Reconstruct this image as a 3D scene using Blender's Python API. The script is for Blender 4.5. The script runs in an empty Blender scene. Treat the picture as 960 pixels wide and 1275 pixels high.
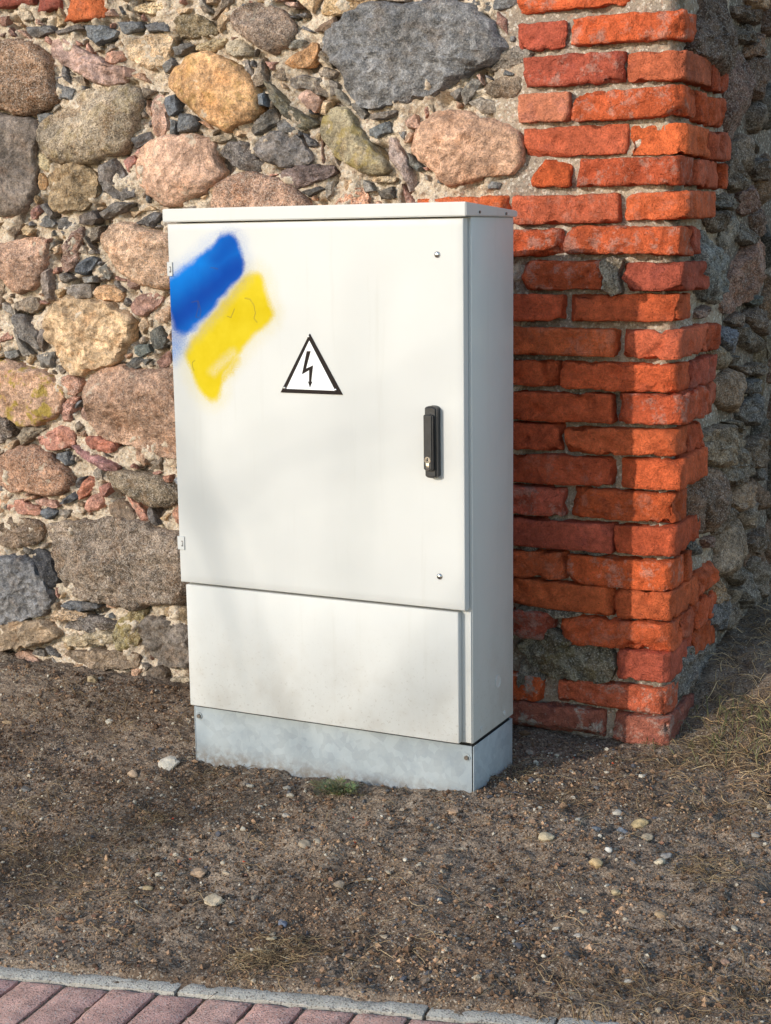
import bpy, bmesh, math, random
import numpy as np
from mathutils import Vector, Matrix

rng = np.random.default_rng(7)
random.seed(7)
SC = bpy.context.scene
COL = SC.collection

# ------------------------------------------------------------------ camera
CAM_POS = np.array([1.3831, -3.1499, 1.2581])
PITCH, YAW, ROLL, FPX = 0.1769, -0.4660, -0.0141, 1913.5      # focal length in photo pixels (960x1275)
_f = np.array([math.sin(YAW) * math.cos(PITCH), math.cos(YAW) * math.cos(PITCH), -math.sin(PITCH)])
_r = np.array([math.cos(YAW), -math.sin(YAW), 0.0])
_u = np.cross(_r, _f)
RR = math.cos(ROLL) * _r + math.sin(ROLL) * _u
UU = -math.sin(ROLL) * _r + math.cos(ROLL) * _u
cam_d = bpy.data.cameras.new('camera')
cam = bpy.data.objects.new('camera', cam_d)
COL.objects.link(cam)
cam_d.sensor_fit = 'VERTICAL'
cam_d.sensor_height = 24.0
cam_d.lens = 24.0 * FPX / 1275.0
cam_d.clip_start = 0.05
cam_d.clip_end = 500
m = Matrix(((RR[0], UU[0], -_f[0], CAM_POS[0]), (RR[1], UU[1], -_f[1], CAM_POS[1]),
            (RR[2], UU[2], -_f[2], CAM_POS[2]), (0, 0, 0, 1)))
cam.matrix_world = m
SC.camera = cam

# ------------------------------------------------------------------ light
SUN_EL, SUN_AZ = math.radians(19.0), math.radians(23.0)         # azimuth: light travels +Y turned towards +X
LDIR = Vector((math.sin(SUN_AZ) * math.cos(SUN_EL), math.cos(SUN_AZ) * math.cos(SUN_EL), -math.sin(SUN_EL)))
world = bpy.data.worlds.new('World')
SC.world = world
world.use_nodes = True
wn = world.node_tree
wn.nodes.clear()
sky = wn.nodes.new('ShaderNodeTexSky')
sky.sky_type = 'NISHITA'
sky.sun_disc = False
sky.sun_elevation = SUN_EL
sky.sun_rotation = math.atan2(-LDIR.x, -LDIR.y)
sky.air_density = 1.1
sky.dust_density = 0.35
bg = wn.nodes.new('ShaderNodeBackground')
bg.inputs['Strength'].default_value = 0.15
wo = wn.nodes.new('ShaderNodeOutputWorld')
wn.links.new(sky.outputs[0], bg.inputs[0])
wn.links.new(bg.outputs[0], wo.inputs[0])
sun_d = bpy.data.lights.new('sun', 'SUN')
sun_d.energy = 2.1
sun_d.angle = math.radians(0.55)
sun_d.color = (1.0, 0.925, 0.82)
sun = bpy.data.objects.new('sun', sun_d)
COL.objects.link(sun)
sun.rotation_euler = LDIR.to_track_quat('-Z', 'Y').to_euler()
SC.view_settings.view_transform = 'Standard'
SC.view_settings.look = 'None'
SC.view_settings.gamma = 1.0
SC.view_settings.use_curve_mapping = False
SC.view_settings.exposure = 0.74
SC.cycles.max_bounces = 4
SC.cycles.diffuse_bounces = 3
SC.cycles.caustics_reflective = False

# ------------------------------------------------------------------ helpers
def unproj(px, py, axis, val):
    d = _f + RR * (px - 480) / FPX - UU * (py - 637.5) / FPX
    t = (val - CAM_POS[axis]) / d[axis]
    return CAM_POS + t * d

STREET_S, STREET_Z0 = 0.08, -0.10
def on_street(px, py, dz=0.0):
    d = _f + RR * (px - 480) / FPX - UU * (py - 637.5) / FPX
    n = np.array([-STREET_S, 0, 1.0])
    t = (STREET_Z0 + dz - n @ CAM_POS) / (n @ d)
    return CAM_POS + t * d

_G = rng.normal(size=(256, 3))
_G /= np.linalg.norm(_G, axis=1)[:, None]
def _hash(i, j, k, s):
    h = (i.astype(np.int64) * 374761393 + j.astype(np.int64) * 668265263 + k.astype(np.int64) * 2147483647 + s * 974634777) & 0xFFFFFFFF
    h = ((h ^ (h >> 13)) * 1274126177) & 0xFFFFFFFF
    return ((h ^ (h >> 16)) & 255).astype(np.int64)
def pnoise(p, freq, seed=0):
    q = np.asarray(p, float) * freq
    i0 = np.floor(q).astype(np.int64)
    f = q - i0
    w = f * f * f * (f * (f * 6 - 15) + 10)
    out = 0
    for dx in (0, 1):
        wx = w[:, 0] if dx else 1 - w[:, 0]
        for dy in (0, 1):
            wy = w[:, 1] if dy else 1 - w[:, 1]
            for dz in (0, 1):
                wz = w[:, 2] if dz else 1 - w[:, 2]
                g = _G[_hash(i0[:, 0] + dx, i0[:, 1] + dy, i0[:, 2] + dz, seed)]
                out = out + wx * wy * wz * ((f[:, 0] - dx) * g[:, 0] + (f[:, 1] - dy) * g[:, 1] + (f[:, 2] - dz) * g[:, 2])
    return out
def fbm(p, freq, octv=3, seed=0, gain=0.5):
    a, o = 1.0, 0
    for k in range(octv):
        o = o + a * pnoise(p, freq * 2 ** k, seed + k)
        a *= gain
    return o

def smooth(a, b, x):
    t = np.clip((x - a) / (b - a), 0, 1)
    return t * t * (3 - 2 * t)

def lin(c):
    c = np.asarray(c, float) / 255
    return np.where(c <= 0.04045, c / 12.92, ((c + 0.055) / 1.055) ** 2.4)

def mesh_np(name, V, quads=None, tris=None, shade_smooth=True):
    me = bpy.data.meshes.new(name)
    V = np.ascontiguousarray(V, np.float32)
    me.vertices.add(len(V))
    me.vertices.foreach_set('co', V.ravel())
    loops, starts, tot = [], [], 0
    if quads is not None and len(quads):
        q = np.asarray(quads, np.int32)
        loops.append(q.ravel()); starts.append(np.arange(len(q)) * 4); tot = len(q) * 4
    if tris is not None and len(tris):
        t = np.asarray(tris, np.int32)
        loops.append(t.ravel()); starts.append(np.arange(len(t)) * 3 + tot)
    L = np.concatenate(loops); S = np.concatenate(starts).astype(np.int32)
    me.loops.add(len(L)); me.loops.foreach_set('vertex_index', L)
    me.polygons.add(len(S)); me.polygons.foreach_set('loop_start', S)
    me.update(calc_edges=True)
    me.polygons.foreach_set('use_smooth', np.full(len(S), shade_smooth))
    return me

def add(name, me, mat=None, parent=None, loc=None):
    o = bpy.data.objects.new(name, me)
    COL.objects.link(o)
    if mat is not None and me is not None and not me.materials:
        me.materials.append(mat)
    if parent is not None:
        o.parent = parent
    if loc is not None:
        o.location = loc
    return o

def empty(name, label=None, cat=None, loc=(0, 0, 0)):
    o = bpy.data.objects.new(name, None)
    COL.objects.link(o)
    o.location = loc
    o.empty_display_size = 0.1
    if label: o['label'] = label
    if cat: o['category'] = cat
    return o

def box_bm(bm, x0, x1, y0, y1, z0, z1, bev=0.0, seg=2):
    r = bmesh.ops.create_cube(bm, size=1.0)
    vs = r['verts']
    for v in vs:
        v.co = Vector(((x0 + x1) / 2 + v.co.x * (x1 - x0), (y0 + y1) / 2 + v.co.y * (y1 - y0), (z0 + z1) / 2 + v.co.z * (z1 - z0)))
    if bev > 0:
        es = list({e for v in vs for e in v.link_edges})
        bmesh.ops.bevel(bm, geom=es, offset=bev, segments=seg, affect='EDGES', profile=0.5)

def bm_obj(name, bm, mat, parent=None, smooth_=False, angle=35):
    me = bpy.data.meshes.new(name)
    bm.normal_update()
    bm.to_mesh(me); bm.free()
    if smooth_:
        me.polygons.foreach_set('use_smooth', np.full(len(me.polygons), True))
        me.set_sharp_from_angle(angle=math.radians(angle))
    return add(name, me, mat, parent)

def box_obj(name, x0, x1, y0, y1, z0, z1, mat, parent=None, bev=0.002, seg=2):
    bm = bmesh.new()
    box_bm(bm, x0, x1, y0, y1, z0, z1, bev, seg)
    return bm_obj(name, bm, mat, parent, True, 50)

def prism_bm(bm, pts, y0, y1):
    """polygon given in (x,z), extruded from y0 (front) to y1"""
    a = [bm.verts.new((p[0], y0, p[1])) for p in pts]
    b = [bm.verts.new((p[0], y1, p[1])) for p in pts]
    n = len(pts)
    bm.faces.new(a)
    bm.faces.new(list(reversed(b)))
    for i in range(n):
        bm.faces.new((a[i], b[i], b[(i + 1) % n], a[(i + 1) % n]))
    bmesh.ops.recalc_face_normals(bm, faces=bm.faces)

# ------------------------------------------------------------------ materials
class NT:
    def __init__(s, name):
        s.m = bpy.data.materials.new(name)
        s.m.use_nodes = True
        s.t = s.m.node_tree
        s.t.nodes.clear()
        s.out = s.t.nodes.new('ShaderNodeOutputMaterial')
        s.b = s.t.nodes.new('ShaderNodeBsdfPrincipled')
        s.t.links.new(s.b.outputs[0], s.out.inputs[0])
    def n(s, typ, **kw):
        x = s.t.nodes.new(typ)
        for k, v in kw.items():
            setattr(x, k, v)
        return x
    def l(s, a, b):
        s.t.links.new(a, b)
    def put(s, sock, v):
        if hasattr(v, 'is_output') or isinstance(v, bpy.types.NodeSocket):
            s.l(v, sock)
        else:
            if isinstance(v, (tuple, list, np.ndarray)) and len(v) == 3 and sock.type == 'RGBA':
                v = (*v, 1)
            sock.default_value = v
    def math(s, op, a, b=None, c=None, clamp=False):
        x = s.n('ShaderNodeMath', operation=op, use_clamp=clamp)
        s.put(x.inputs[0], a)
        if b is not None: s.put(x.inputs[1], b)
        if c is not None: s.put(x.inputs[2], c)
        return x.outputs[0]
    def coords(s, rand=True):
        tc = s.n('ShaderNodeTexCoord').outputs['Object']
        if not rand:
            return tc
        oi = s.n('ShaderNodeObjectInfo')
        mul = s.n('ShaderNodeVectorMath', operation='MULTIPLY_ADD')
        cx = s.n('ShaderNodeCombineXYZ')
        s.l(oi.outputs['Random'], cx.inputs[0]); s.l(oi.outputs['Random'], cx.inputs[1])
        s.put(mul.inputs[0], cx.outputs[0]); mul.inputs[1].default_value = (37, 61, 0); s.l(tc, mul.inputs[2])
        return mul.outputs[0]
    def noise(s, vec, scale, detail=4, rough=0.55, dist=0.0):
        x = s.n('ShaderNodeTexNoise')
        s.l(vec, x.inputs['Vector'])
        x.inputs['Scale'].default_value = scale; x.inputs['Detail'].default_value = detail
        x.inputs['Roughness'].default_value = rough; x.inputs['Distortion'].default_value = dist
        return x.outputs['Fac']
    def voro(s, vec, scale, feature='F1', out='Distance', rand=1.0):
        x = s.n('ShaderNodeTexVoronoi', feature=feature)
        s.l(vec, x.inputs['Vector'])
        x.inputs['Scale'].default_value = scale
        x.inputs['Randomness'].default_value = rand
        return x.outputs[out]
    def ramp(s, fac, a, b, va=0.0, vb=1.0):
        x = s.n('ShaderNodeMapRange', interpolation_type='SMOOTHSTEP')
        s.l(fac, x.inputs[0])
        x.inputs[1].default_value = a; x.inputs[2].default_value = b
        x.inputs[3].default_value = va; x.inputs[4].default_value = vb
        return x.outputs[0]
    def mix(s, fac, a, b, mode='MIX'):
        x = s.n('ShaderNodeMix', data_type='RGBA', blend_type=mode)
        s.put(x.inputs['Factor'], fac); s.put(x.inputs['A'], a); s.put(x.inputs['B'], b)
        return x.outputs['Result']
    def scale(s, col, v):
        x = s.n('ShaderNodeVectorMath', operation='SCALE')
        s.put(x.inputs[0], col); s.put(x.inputs['Scale'], v)
        return x.outputs[0]
    def bump(s, h, strength, dist, prev=None):
        x = s.n('ShaderNodeBump')
        x.inputs['Strength'].default_value = strength
        x.inputs['Distance'].default_value = dist
        s.l(h, x.inputs['Height'])
        if prev is not None: s.l(prev, x.inputs['Normal'])
        return x.outputs[0]
    def objcol(s):
        return s.n('ShaderNodeObjectInfo').outputs['Color']
    def objattr(s, name):
        x = s.n('ShaderNodeAttribute', attribute_type='OBJECT', attribute_name=name)
        return x.outputs['Fac']
    def attr(s, name, out='Fac'):
        return s.n('ShaderNodeAttribute', attribute_type='GEOMETRY', attribute_name=name).outputs[out]
    def fin(s, col=None, rough=0.8, normal=None, metallic=0.0, spec=None):
        if col is not None: s.put(s.b.inputs['Base Color'], col)
        s.put(s.b.inputs['Roughness'], rough)
        s.put(s.b.inputs['Metallic'], metallic)
        if spec is not None: s.put(s.b.inputs['Specular IOR Level'], spec)
        if normal is not None: s.l(normal, s.b.inputs['Normal'])
        return s.m

def mat_stone(vcol=False):
    t = NT('field_stone')
    c = t.coords()
    base = t.attr('tint', 'Color') if vcol else t.objcol()
    big = t.noise(c, 9, 3, 0.6)
    mid = t.noise(c, 45, 3, 0.7)
    fine = t.noise(c, 240, 2, 0.7)
    col = t.scale(base, t.ramp(big, 0.25, 0.75, 0.66, 1.32))
    tint = t.noise(c, 14, 2, 0.6)
    col = t.mix(t.ramp(tint, 0.5, 0.72, 0, 0.45), col, t.mix(1.0, base, (0.85, 0.62, 0.42), 'MULTIPLY'))
    col = t.scale(col, t.ramp(mid, 0.3, 0.7, 0.58, 1.36))
    vc = t.n('ShaderNodeTexVoronoi', feature='F1')
    t.l(c, vc.inputs['Vector']); vc.inputs['Scale'].default_value = 330
    sep = t.n('ShaderNodeSeparateColor'); t.l(vc.outputs['Color'], sep.inputs[0])
    g = sep.outputs[0]
    grain = t.objattr('grain')
    col = t.mix(t.math('MULTIPLY', t.ramp(g, 0.70, 0.82), t.math('MULTIPLY', grain, 0.85)), col, t.scale(col, 0.28))
    col = t.mix(t.math('MULTIPLY', t.ramp(sep.outputs[1], 0.76, 0.86), t.math('MULTIPLY', grain, 0.75)), col, t.mix(0.55, t.scale(col, 1.7), (0.55, 0.5, 0.44)))
    col = t.scale(col, t.ramp(fine, 0.3, 0.7, 0.75, 1.25))
    # lime smears left by the mortar
    lm = t.noise(c, 17, 4, 0.7)
    lim = t.math('MULTIPLY', t.ramp(lm, 0.60, 0.70), t.objattr('lime'))
    col = t.mix(lim, col, (0.62, 0.52, 0.40))
    ly = t.noise(c, 22, 3, 0.65)
    lich = t.math('MULTIPLY', t.ramp(ly, 0.50, 0.62), t.objattr('lichen'))
    col = t.mix(lich, col, (0.42, 0.30, 0.06))
    n1 = t.bump(mid, 1.0, 0.011)
    n3 = t.bump(t.noise(c, 170, 3, 0.8), 0.9, 0.0055, n1)
    return t.fin(col, 0.88, n3, spec=0.25)

def mat_mortar(name, c1, c2, c3):
    t = NT(name)
    c = t.coords(False)
    big = t.noise(c, 6, 3, 0.6)
    mid = t.noise(c, 40, 4, 0.7)
    col = t.mix(t.ramp(big, 0.35, 0.65), c1, c2)
    col = t.mix(t.ramp(mid, 0.55, 0.75, 0, 0.7), col, c3)
    vc = t.n('ShaderNodeTexVoronoi', feature='F1')
    t.l(c, vc.inputs['Vector']); vc.inputs['Scale'].default_value = 170
    sep = t.n('ShaderNodeSeparateColor'); t.l(vc.outputs['Color'], sep.inputs[0])
    col = t.mix(t.ramp(sep.outputs[0], 0.84, 0.88, 0, 0.5), col, (0.20, 0.15, 0.12))
    col = t.mix(t.ramp(sep.outputs[1], 0.88, 0.92, 0, 0.5), col, (0.45, 0.28, 0.2))
    col = t.mix(t.ramp(sep.outputs[2], 0.84, 0.88, 0, 0.6), col, (0.66, 0.6, 0.52))
    fine = t.noise(c, 260, 2, 0.7)
    col = t.scale(col, t.ramp(fine, 0.3, 0.7, 0.75, 1.2))
    n1 = t.bump(mid, 0.8, 0.010)
    n3 = t.bump(t.noise(c, 130, 3, 0.75), 0.8, 0.0045, n1)
    return t.fin(col, 0.95, n3, spec=0.15)

def mat_brick():
    t = NT('old_brick')
    c = t.coords()
    base = t.objcol()
    big = t.noise(c, 11, 3, 0.6)
    mid = t.noise(c, 55, 4, 0.7)
    fine = t.noise(c, 280, 2, 0.7)
    col = t.scale(base, t.ramp(big, 0.25, 0.75, 0.78, 1.2))
    col = t.mix(t.ramp(t.noise(c, 19, 4, 0.6), 0.55, 0.72, 0, 0.55), col, t.mix(1.0, base, (0.72, 0.78, 1.05), 'MULTIPLY'))
    col = t.scale(col, t.ramp(mid, 0.25, 0.75, 0.76, 1.22))
    col = t.mix(t.ramp(t.noise(c, 90, 2, 0.5), 0.66, 0.74, 0, 0.6), col, t.scale(col, 0.42))
    w = t.math('MULTIPLY', t.ramp(t.noise(c, 24, 4, 0.75), 0.50, 0.64), t.objattr('lime'))
    col = t.mix(w, col, (0.50, 0.42, 0.35))
    col = t.scale(col, t.ramp(fine, 0.3, 0.7, 0.85, 1.15))
    n1 = t.bump(t.noise(c, 36, 4, 0.72, 0.6), 1.0, 0.016)
    n3 = t.bump(t.noise(c, 150, 3, 0.8), 1.0, 0.007, n1)
    return t.fin(col, 0.9, n3, spec=0.2)

def mat_soil():
    t = NT('soil')
    c = t.coords(False)
    big = t.noise(c, 2.2, 5, 0.6)
    mid = t.noise(c, 26, 4, 0.7)
    fine = t.noise(c, 190, 3, 0.75)
    col = t.mix(t.ramp(big, 0.36, 0.60), (0.155, 0.105, 0.070), (0.29, 0.215, 0.155))
    col = t.mix(t.ramp(mid, 0.5, 0.72, 0, 0.6), col, (0.36, 0.28, 0.205))
    col = t.mix(t.ramp(mid, 0.45, 0.3, 0, 0.6), col, (0.085, 0.064, 0.05))
    vc = t.n('ShaderNodeTexVoronoi', feature='F1')
    t.l(c, vc.inputs['Vector']); vc.inputs['Scale'].default_value = 260
    sp = t.n('ShaderNodeSeparateColor'); t.l(vc.outputs['Color'], sp.inputs[0])
    col = t.mix(t.ramp(sp.outputs[0], 0.86, 0.9, 0, 0.75), col, (0.40, 0.34, 0.27))
    col = t.mix(t.ramp(sp.outputs[1], 0.80, 0.86, 0, 0.7), col, (0.05, 0.04, 0.035))
    col = t.scale(col, t.ramp(fine, 0.28, 0.72, 0.55, 1.45))
    n1 = t.bump(mid, 0.8, 0.012)
    n2 = t.bump(fine, 1.0, 0.006, n1)
    return t.fin(col, 0.95, n2, spec=0.15)

def mat_vcol(name, rough=0.85, trans=0.0, bumpy=True):
    t = NT(name)
    c = t.coords(False)
    col = t.attr('tint', 'Color')
    nrm = None
    if bumpy:
        f = t.noise(c, 220, 4, 0.7)
        col = t.scale(col, t.ramp(f, 0.3, 0.7, 0.72, 1.25))
        nrm = t.bump(f, 0.7, 0.003)
    return t.fin(col, rough, nrm, spec=0.2)

def mat_pebble():
    t = NT('pebble')
    c = t.coords()
    base = t.objcol()
    col = t.scale(base, t.ramp(t.noise(c, 70, 5, 0.65), 0.25, 0.75, 0.7, 1.25))
    col = t.mix(t.ramp(t.noise(c, 120, 4, 0.7), 0.58, 0.72, 0, 0.5), col, (0.16, 0.12, 0.09))
    return t.fin(col, 0.75, t.bump(t.noise(c, 180, 4, 0.7), 0.6, 0.003), spec=0.3)

def mat_paint(name='painted_steel', base=(0.58, 0.58, 0.56)):
    t = NT(name)
    c = t.coords(False)
    b = t.noise(c, 3.0, 5, 0.6)
    col = t.mix(t.ramp(b, 0.4, 0.7, 0, 0.22), base, (base[0] * 0.88, base[1] * 0.885, base[2] * 0.86))
    d = t.noise(c, 38, 6, 0.75)
    col = t.mix(t.ramp(d, 0.66, 0.78, 0, 0.16), col, (0.42, 0.38, 0.32))
    # faint fine scratches
    mp = t.n('ShaderNodeMapping'); t.l(c, mp.inputs['Vector'])
    mp.inputs['Rotation'].default_value = (0, 0.18, 0); mp.inputs['Scale'].default_value = (160, 10, 5)
    sc = t.noise(mp.outputs[0], 1.0, 2, 0.4)
    col = t.mix(t.ramp(sc, 0.76, 0.80, 0, 0.22), col, (0.5, 0.47, 0.42))
    mp2 = t.n('ShaderNodeMapping'); t.l(c, mp2.inputs['Vector'])
    mp2.inputs['Scale'].default_value = (26, 26, 1.6)
    rn = t.noise(mp2.outputs[0], 1.0, 4, 0.7)
    col = t.mix(t.ramp(rn, 0.55, 0.78, 0, 0.20), col, (0.44, 0.42, 0.37))
    sx = t.n('ShaderNodeSeparateXYZ'); t.l(c, sx.inputs[0])
    lowz = t.ramp(sx.outputs[2], 0.42, 0.07)
    spl = t.math('MULTIPLY', t.ramp(t.noise(c, 150, 3, 0.6), 0.60, 0.68), lowz)
    col = t.mix(t.math('MULTIPLY', spl, 0.3), col, (0.24, 0.19, 0.14))
    col = t.mix(t.math('MULTIPLY', t.math('MULTIPLY', t.ramp(t.noise(c, 11, 4, 0.65), 0.4, 0.7), lowz), 0.25), col, (0.36, 0.31, 0.25))
    rg = t.ramp(t.noise(c, 14, 5, 0.65), 0.3, 0.7, 0.36, 0.52)
    nrm = t.bump(t.noise(c, 420, 2, 0.5), 0.12, 0.0008)
    nrm = t.bump(t.noise(c, 2.2, 2, 0.4), 0.25, 0.004, nrm)
    return t, col, rg, nrm

def mat_door():
    t, col, rg, nrm = mat_paint('door_paint')
    c = t.coords(False)
    sp = t.noise(c, 300, 3, 0.85)
    sp2 = t.noise(c, 45, 5, 0.7)
    j = t.math('ADD', t.math('MULTIPLY', t.math('SUBTRACT', sp, 0.5), 1.7), t.math('MULTIPLY', t.math('SUBTRACT', sp2, 0.5), 0.35))
    def msk(name):
        a = t.attr(name)
        edge = t.math('MULTIPLY', t.math('MULTIPLY', a, t.math('SUBTRACT', 1.0, a)), 4.0)
        return t.math('ADD', a, t.math('MULTIPLY', j, edge), clamp=True)
    blue, yel, sh = msk('blue'), msk('yellow'), t.attr('bluedark')
    ycol = t.mix(t.ramp(t.noise(c, 9, 4, 0.6), 0.3, 0.7), (0.56, 0.415, 0.008), (0.62, 0.48, 0.02))
    bcol = t.mix(sh, (0.004, 0.17, 0.58), (0.003, 0.05, 0.30))
    bcol = t.mix(t.ramp(t.noise(c, 16, 4, 0.6), 0.5, 0.75, 0, 0.35), bcol, (0.004, 0.08, 0.42))
    col = t.mix(yel, col, ycol)
    col = t.mix(blue, col, bcol)
    col = t.mix(t.attr('scribble'), col, (0.06, 0.055, 0.05))
    pm = t.math('MAXIMUM', blue, yel)
    return t.fin(col, t.math('MULTIPLY_ADD', pm, 0.3, rg), nrm, spec=t.math('MULTIPLY_ADD', pm, -0.33, 0.4))

def mat_body():
    t, col, rg, nrm = mat_paint('cabinet_paint')
    return t.fin(col, rg, nrm, spec=0.4)

def mat_galv():
    t = NT('galvanised_steel')
    c = t.coords(False)
    v = t.n('ShaderNodeTexVoronoi', feature='F1')
    t.l(c, v.inputs['Vector']); v.inputs['Scale'].default_value = 55
    sp = t.n('ShaderNodeSeparateColor'); t.l(v.outputs['Color'], sp.inputs[0])
    col = t.mix(t.ramp(t.noise(c, 9, 6, 0.7), 0.35, 0.65), (0.30, 0.335, 0.355), (0.36, 0.39, 0.40))
    col = t.scale(col, t.ramp(sp.outputs[0], 0, 1, 0.93, 1.07))
    mp = t.n('ShaderNodeMapping'); t.l(c, mp.inputs['Vector'])
    mp.inputs['Scale'].default_value = (40, 40, 5)
    st = t.noise(mp.outputs[0], 1.0, 5, 0.7)
    col = t.mix(t.ramp(st, 0.56, 0.75, 0, 0.5), col, (0.30, 0.32, 0.34))
    d = t.noise(c, 22, 6, 0.75)
    col = t.mix(t.ramp(d, 0.6, 0.75, 0, 0.22), col, (0.42, 0.44, 0.44))
    col = t.mix(t.ramp(t.noise(c, 60, 6, 0.8), 0.64, 0.74, 0, 0.55), col, (0.20, 0.165, 0.13))
    sz = t.n('ShaderNodeSeparateXYZ'); t.l(c, sz.inputs[0])
    mud = t.math('MULTIPLY', t.ramp(t.math('ADD', sz.outputs[2], t.math('MULTIPLY', t.noise(c, 30, 4, 0.7), 0.05)), 0.015, -0.055), t.ramp(t.noise(c, 55, 4, 0.7), 0.32, 0.6))
    col = t.mix(t.math('MULTIPLY', mud, 0.85), col, (0.17, 0.125, 0.09))
    return t.fin(col, t.ramp(d, 0.3, 0.7, 0.62, 0.78), t.bump(d, 0.10, 0.002), metallic=0.0, spec=0.25)

def mat_plain(name, col, rough=0.5, metallic=0.0, var=0.15, scale=60, bump=0.0):
    t = NT(name)
    c = t.coords(False)
    f = t.noise(c, scale, 5, 0.65)
    cc = t.scale(col, t.ramp(f, 0.3, 0.7, 1 - var, 1 + var))
    nrm = t.bump(t.noise(c, scale * 4, 3, 0.6), bump, 0.001) if bump > 0 else None
    return t.fin(cc, t.ramp(f, 0.3, 0.7, rough * 0.85, min(1, rough * 1.15)), nrm, metallic)

def mat_paver():
    t = NT('paver_concrete')
    c = t.coords()
    base = t.objcol()
    col = t.scale(base, t.ramp(t.noise(c, 22, 5, 0.65), 0.3, 0.7, 0.78, 1.2))
    vc = t.n('ShaderNodeTexVoronoi', feature='F1')
    t.l(c, vc.inputs['Vector']); vc.inputs['Scale'].default_value = 330
    sp = t.n('ShaderNodeSeparateColor'); t.l(vc.outputs['Color'], sp.inputs[0])
    col = t.mix(t.ramp(sp.outputs[0], 0.86, 0.9, 0, 0.55), col, (0.5, 0.44, 0.4))
    col = t.mix(t.ramp(sp.outputs[1], 0.84, 0.9, 0, 0.6), col, (0.07, 0.05, 0.045))
    col = t.mix(t.ramp(t.noise(c, 30, 6, 0.75), 0.56, 0.72, 0, 0.5), col, (0.24, 0.19, 0.155))
    n1 = t.bump(vc.outputs['Distance'], 0.5, 0.002)
    n2 = t.bump(t.noise(c, 150, 4, 0.7), 0.7, 0.003, n1)
    return t.fin(col, 0.9, n2, spec=0.2)

M_STONE = mat_stone()
M_STONE_V = mat_stone(True)
M_MORTAR = mat_mortar('lime_mortar', (0.66, 0.545, 0.415), (0.54, 0.435, 0.325), (0.75, 0.66, 0.54))
M_MORTAR_B = mat_mortar('brick_mortar', (0.44, 0.35, 0.26), (0.30, 0.25, 0.20), (0.54, 0.44, 0.34))
M_MORTAR_S = mat_mortar('shaded_side_mortar', (0.20, 0.165, 0.13), (0.14, 0.115, 0.095), (0.25, 0.21, 0.165))  # lime mortar with the return wall's shade put into its colour
M_BRICK = mat_brick()
M_SOIL = mat_soil()
M_GRAVEL = mat_vcol('gravel_mix', 0.85)
M_STRAW = mat_vcol('dry_grass', 0.8, bumpy=False)
M_PEBBLE = mat_pebble()
M_DOOR = mat_door()
M_BODY = mat_body()
M_GALV = mat_galv()
M_BLACK = mat_plain('black_plastic', (0.018, 0.018, 0.020), 0.42, 0, 0.2, 80, 0.2)
M_CHROME = mat_plain('bright_steel', (0.62, 0.60, 0.57), 0.25, 1.0, 0.1)
M_DARK = mat_plain('dark_gap', (0.012, 0.012, 0.012), 0.8)
M_SIGNB = mat_plain('sign_border', (0.020, 0.014, 0.012), 0.7, 0, 0.2)
M_SIGNB.node_tree.nodes['Principled BSDF'].inputs['Specular IOR Level'].default_value = 0.15
M_SIGNW = mat_plain('sign_white', (0.86, 0.86, 0.86), 0.35, 0, 0.02)
M_BOLT = mat_plain('rusty_screw', (0.16, 0.135, 0.115), 0.55, 0.5, 0.35, 200)
M_PAVER = mat_paver()
M_LEAF = mat_vcol('weed_leaf', 0.6, bumpy=False)
M_BARK = mat_plain('bark', (0.10, 0.08, 0.065), 0.9, 0, 0.35, 14, 0.5)

# ------------------------------------------------------------------ ground shape
KA = math.radians(6.05)
KD = np.array([math.cos(KA), math.sin(KA)])           # along the kerb
KN = np.array([-math.sin(KA), math.cos(KA)])          # from the kerb towards the wall
K0 = on_street(0, 1200)[:2]
KOFF = K0 @ KN                                        # soil-side edge of the kerb
def street_z(x):
    return STREET_Z0 + STREET_S * np.clip(x, -3.5, 3.0)
def soil_z(x, y, rough=True):
    x = np.asarray(x, float); y = np.asarray(y, float)
    ky = (KOFF - x * KN[0]) / KN[1]
    xc = np.clip(x, -2.5, 2.0)
    zk = street_z(x) + 0.004
    zc = -0.043 + 0.045 * np.clip(xc, -2.5, 0.15)
    zw = -0.043 + 0 * xc
    t1 = smooth(0, 1, (y - ky) / np.maximum(0.03 - ky, 0.2))
    z = zk + (zc - zk) * t1
    z = z + (zw - zc) * smooth(0.1, 0.5, y)
    bank = smooth(0.16, 0.25, x) * (1 - 0.92 * smooth(0.38, 1.05, x)) * (smooth(0.50, 1.10, y) * 0.135 + np.clip(y - 1.0, 0, 6) * 0.02)
    z = z + bank
    z = z + 0.015 * smooth(0.8, 1.6, x) * smooth(-0.6, 0.3, y)
    # the soil is heaped a little at the plinth's right corner
    return z
def soil_full(x, y):
    z = soil_z(x, y)
    p = np.stack([x, y, np.zeros_like(x)], 1)
    a = smooth(0.0, 0.08, (x * KN[0] + y * KN[1]) - KOFF)
    z = z + a * (0.022 * fbm(p, 4.0, 2, 11) + 0.016 * fbm(p, 16, 3, 21, 0.6) + 0.007 * fbm(p, 75, 2, 31, 0.7)) + (1 - a) * (0.004 + 0.014 * fbm(p, 18, 3, 5))
    dk = (x * KN[0] + y * KN[1]) - KOFF
    z = z - 0.014 * (1 - smooth(-0.012, 0.012, dk))
    return z

def grid_mesh(name, xs, ys, fz):
    X, Y = np.meshgrid(xs, ys)
    x, y = X.ravel(), Y.ravel()
    z = fz(x, y)
    n, k = len(xs), len(ys)
    i = np.arange(n * k).reshape(k, n)
    q = np.stack([i[:-1, :-1], i[:-1, 1:], i[1:, 1:], i[1:, :-1]], -1).reshape(-1, 4)
    return np.stack([x, y, z], 1), q

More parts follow.
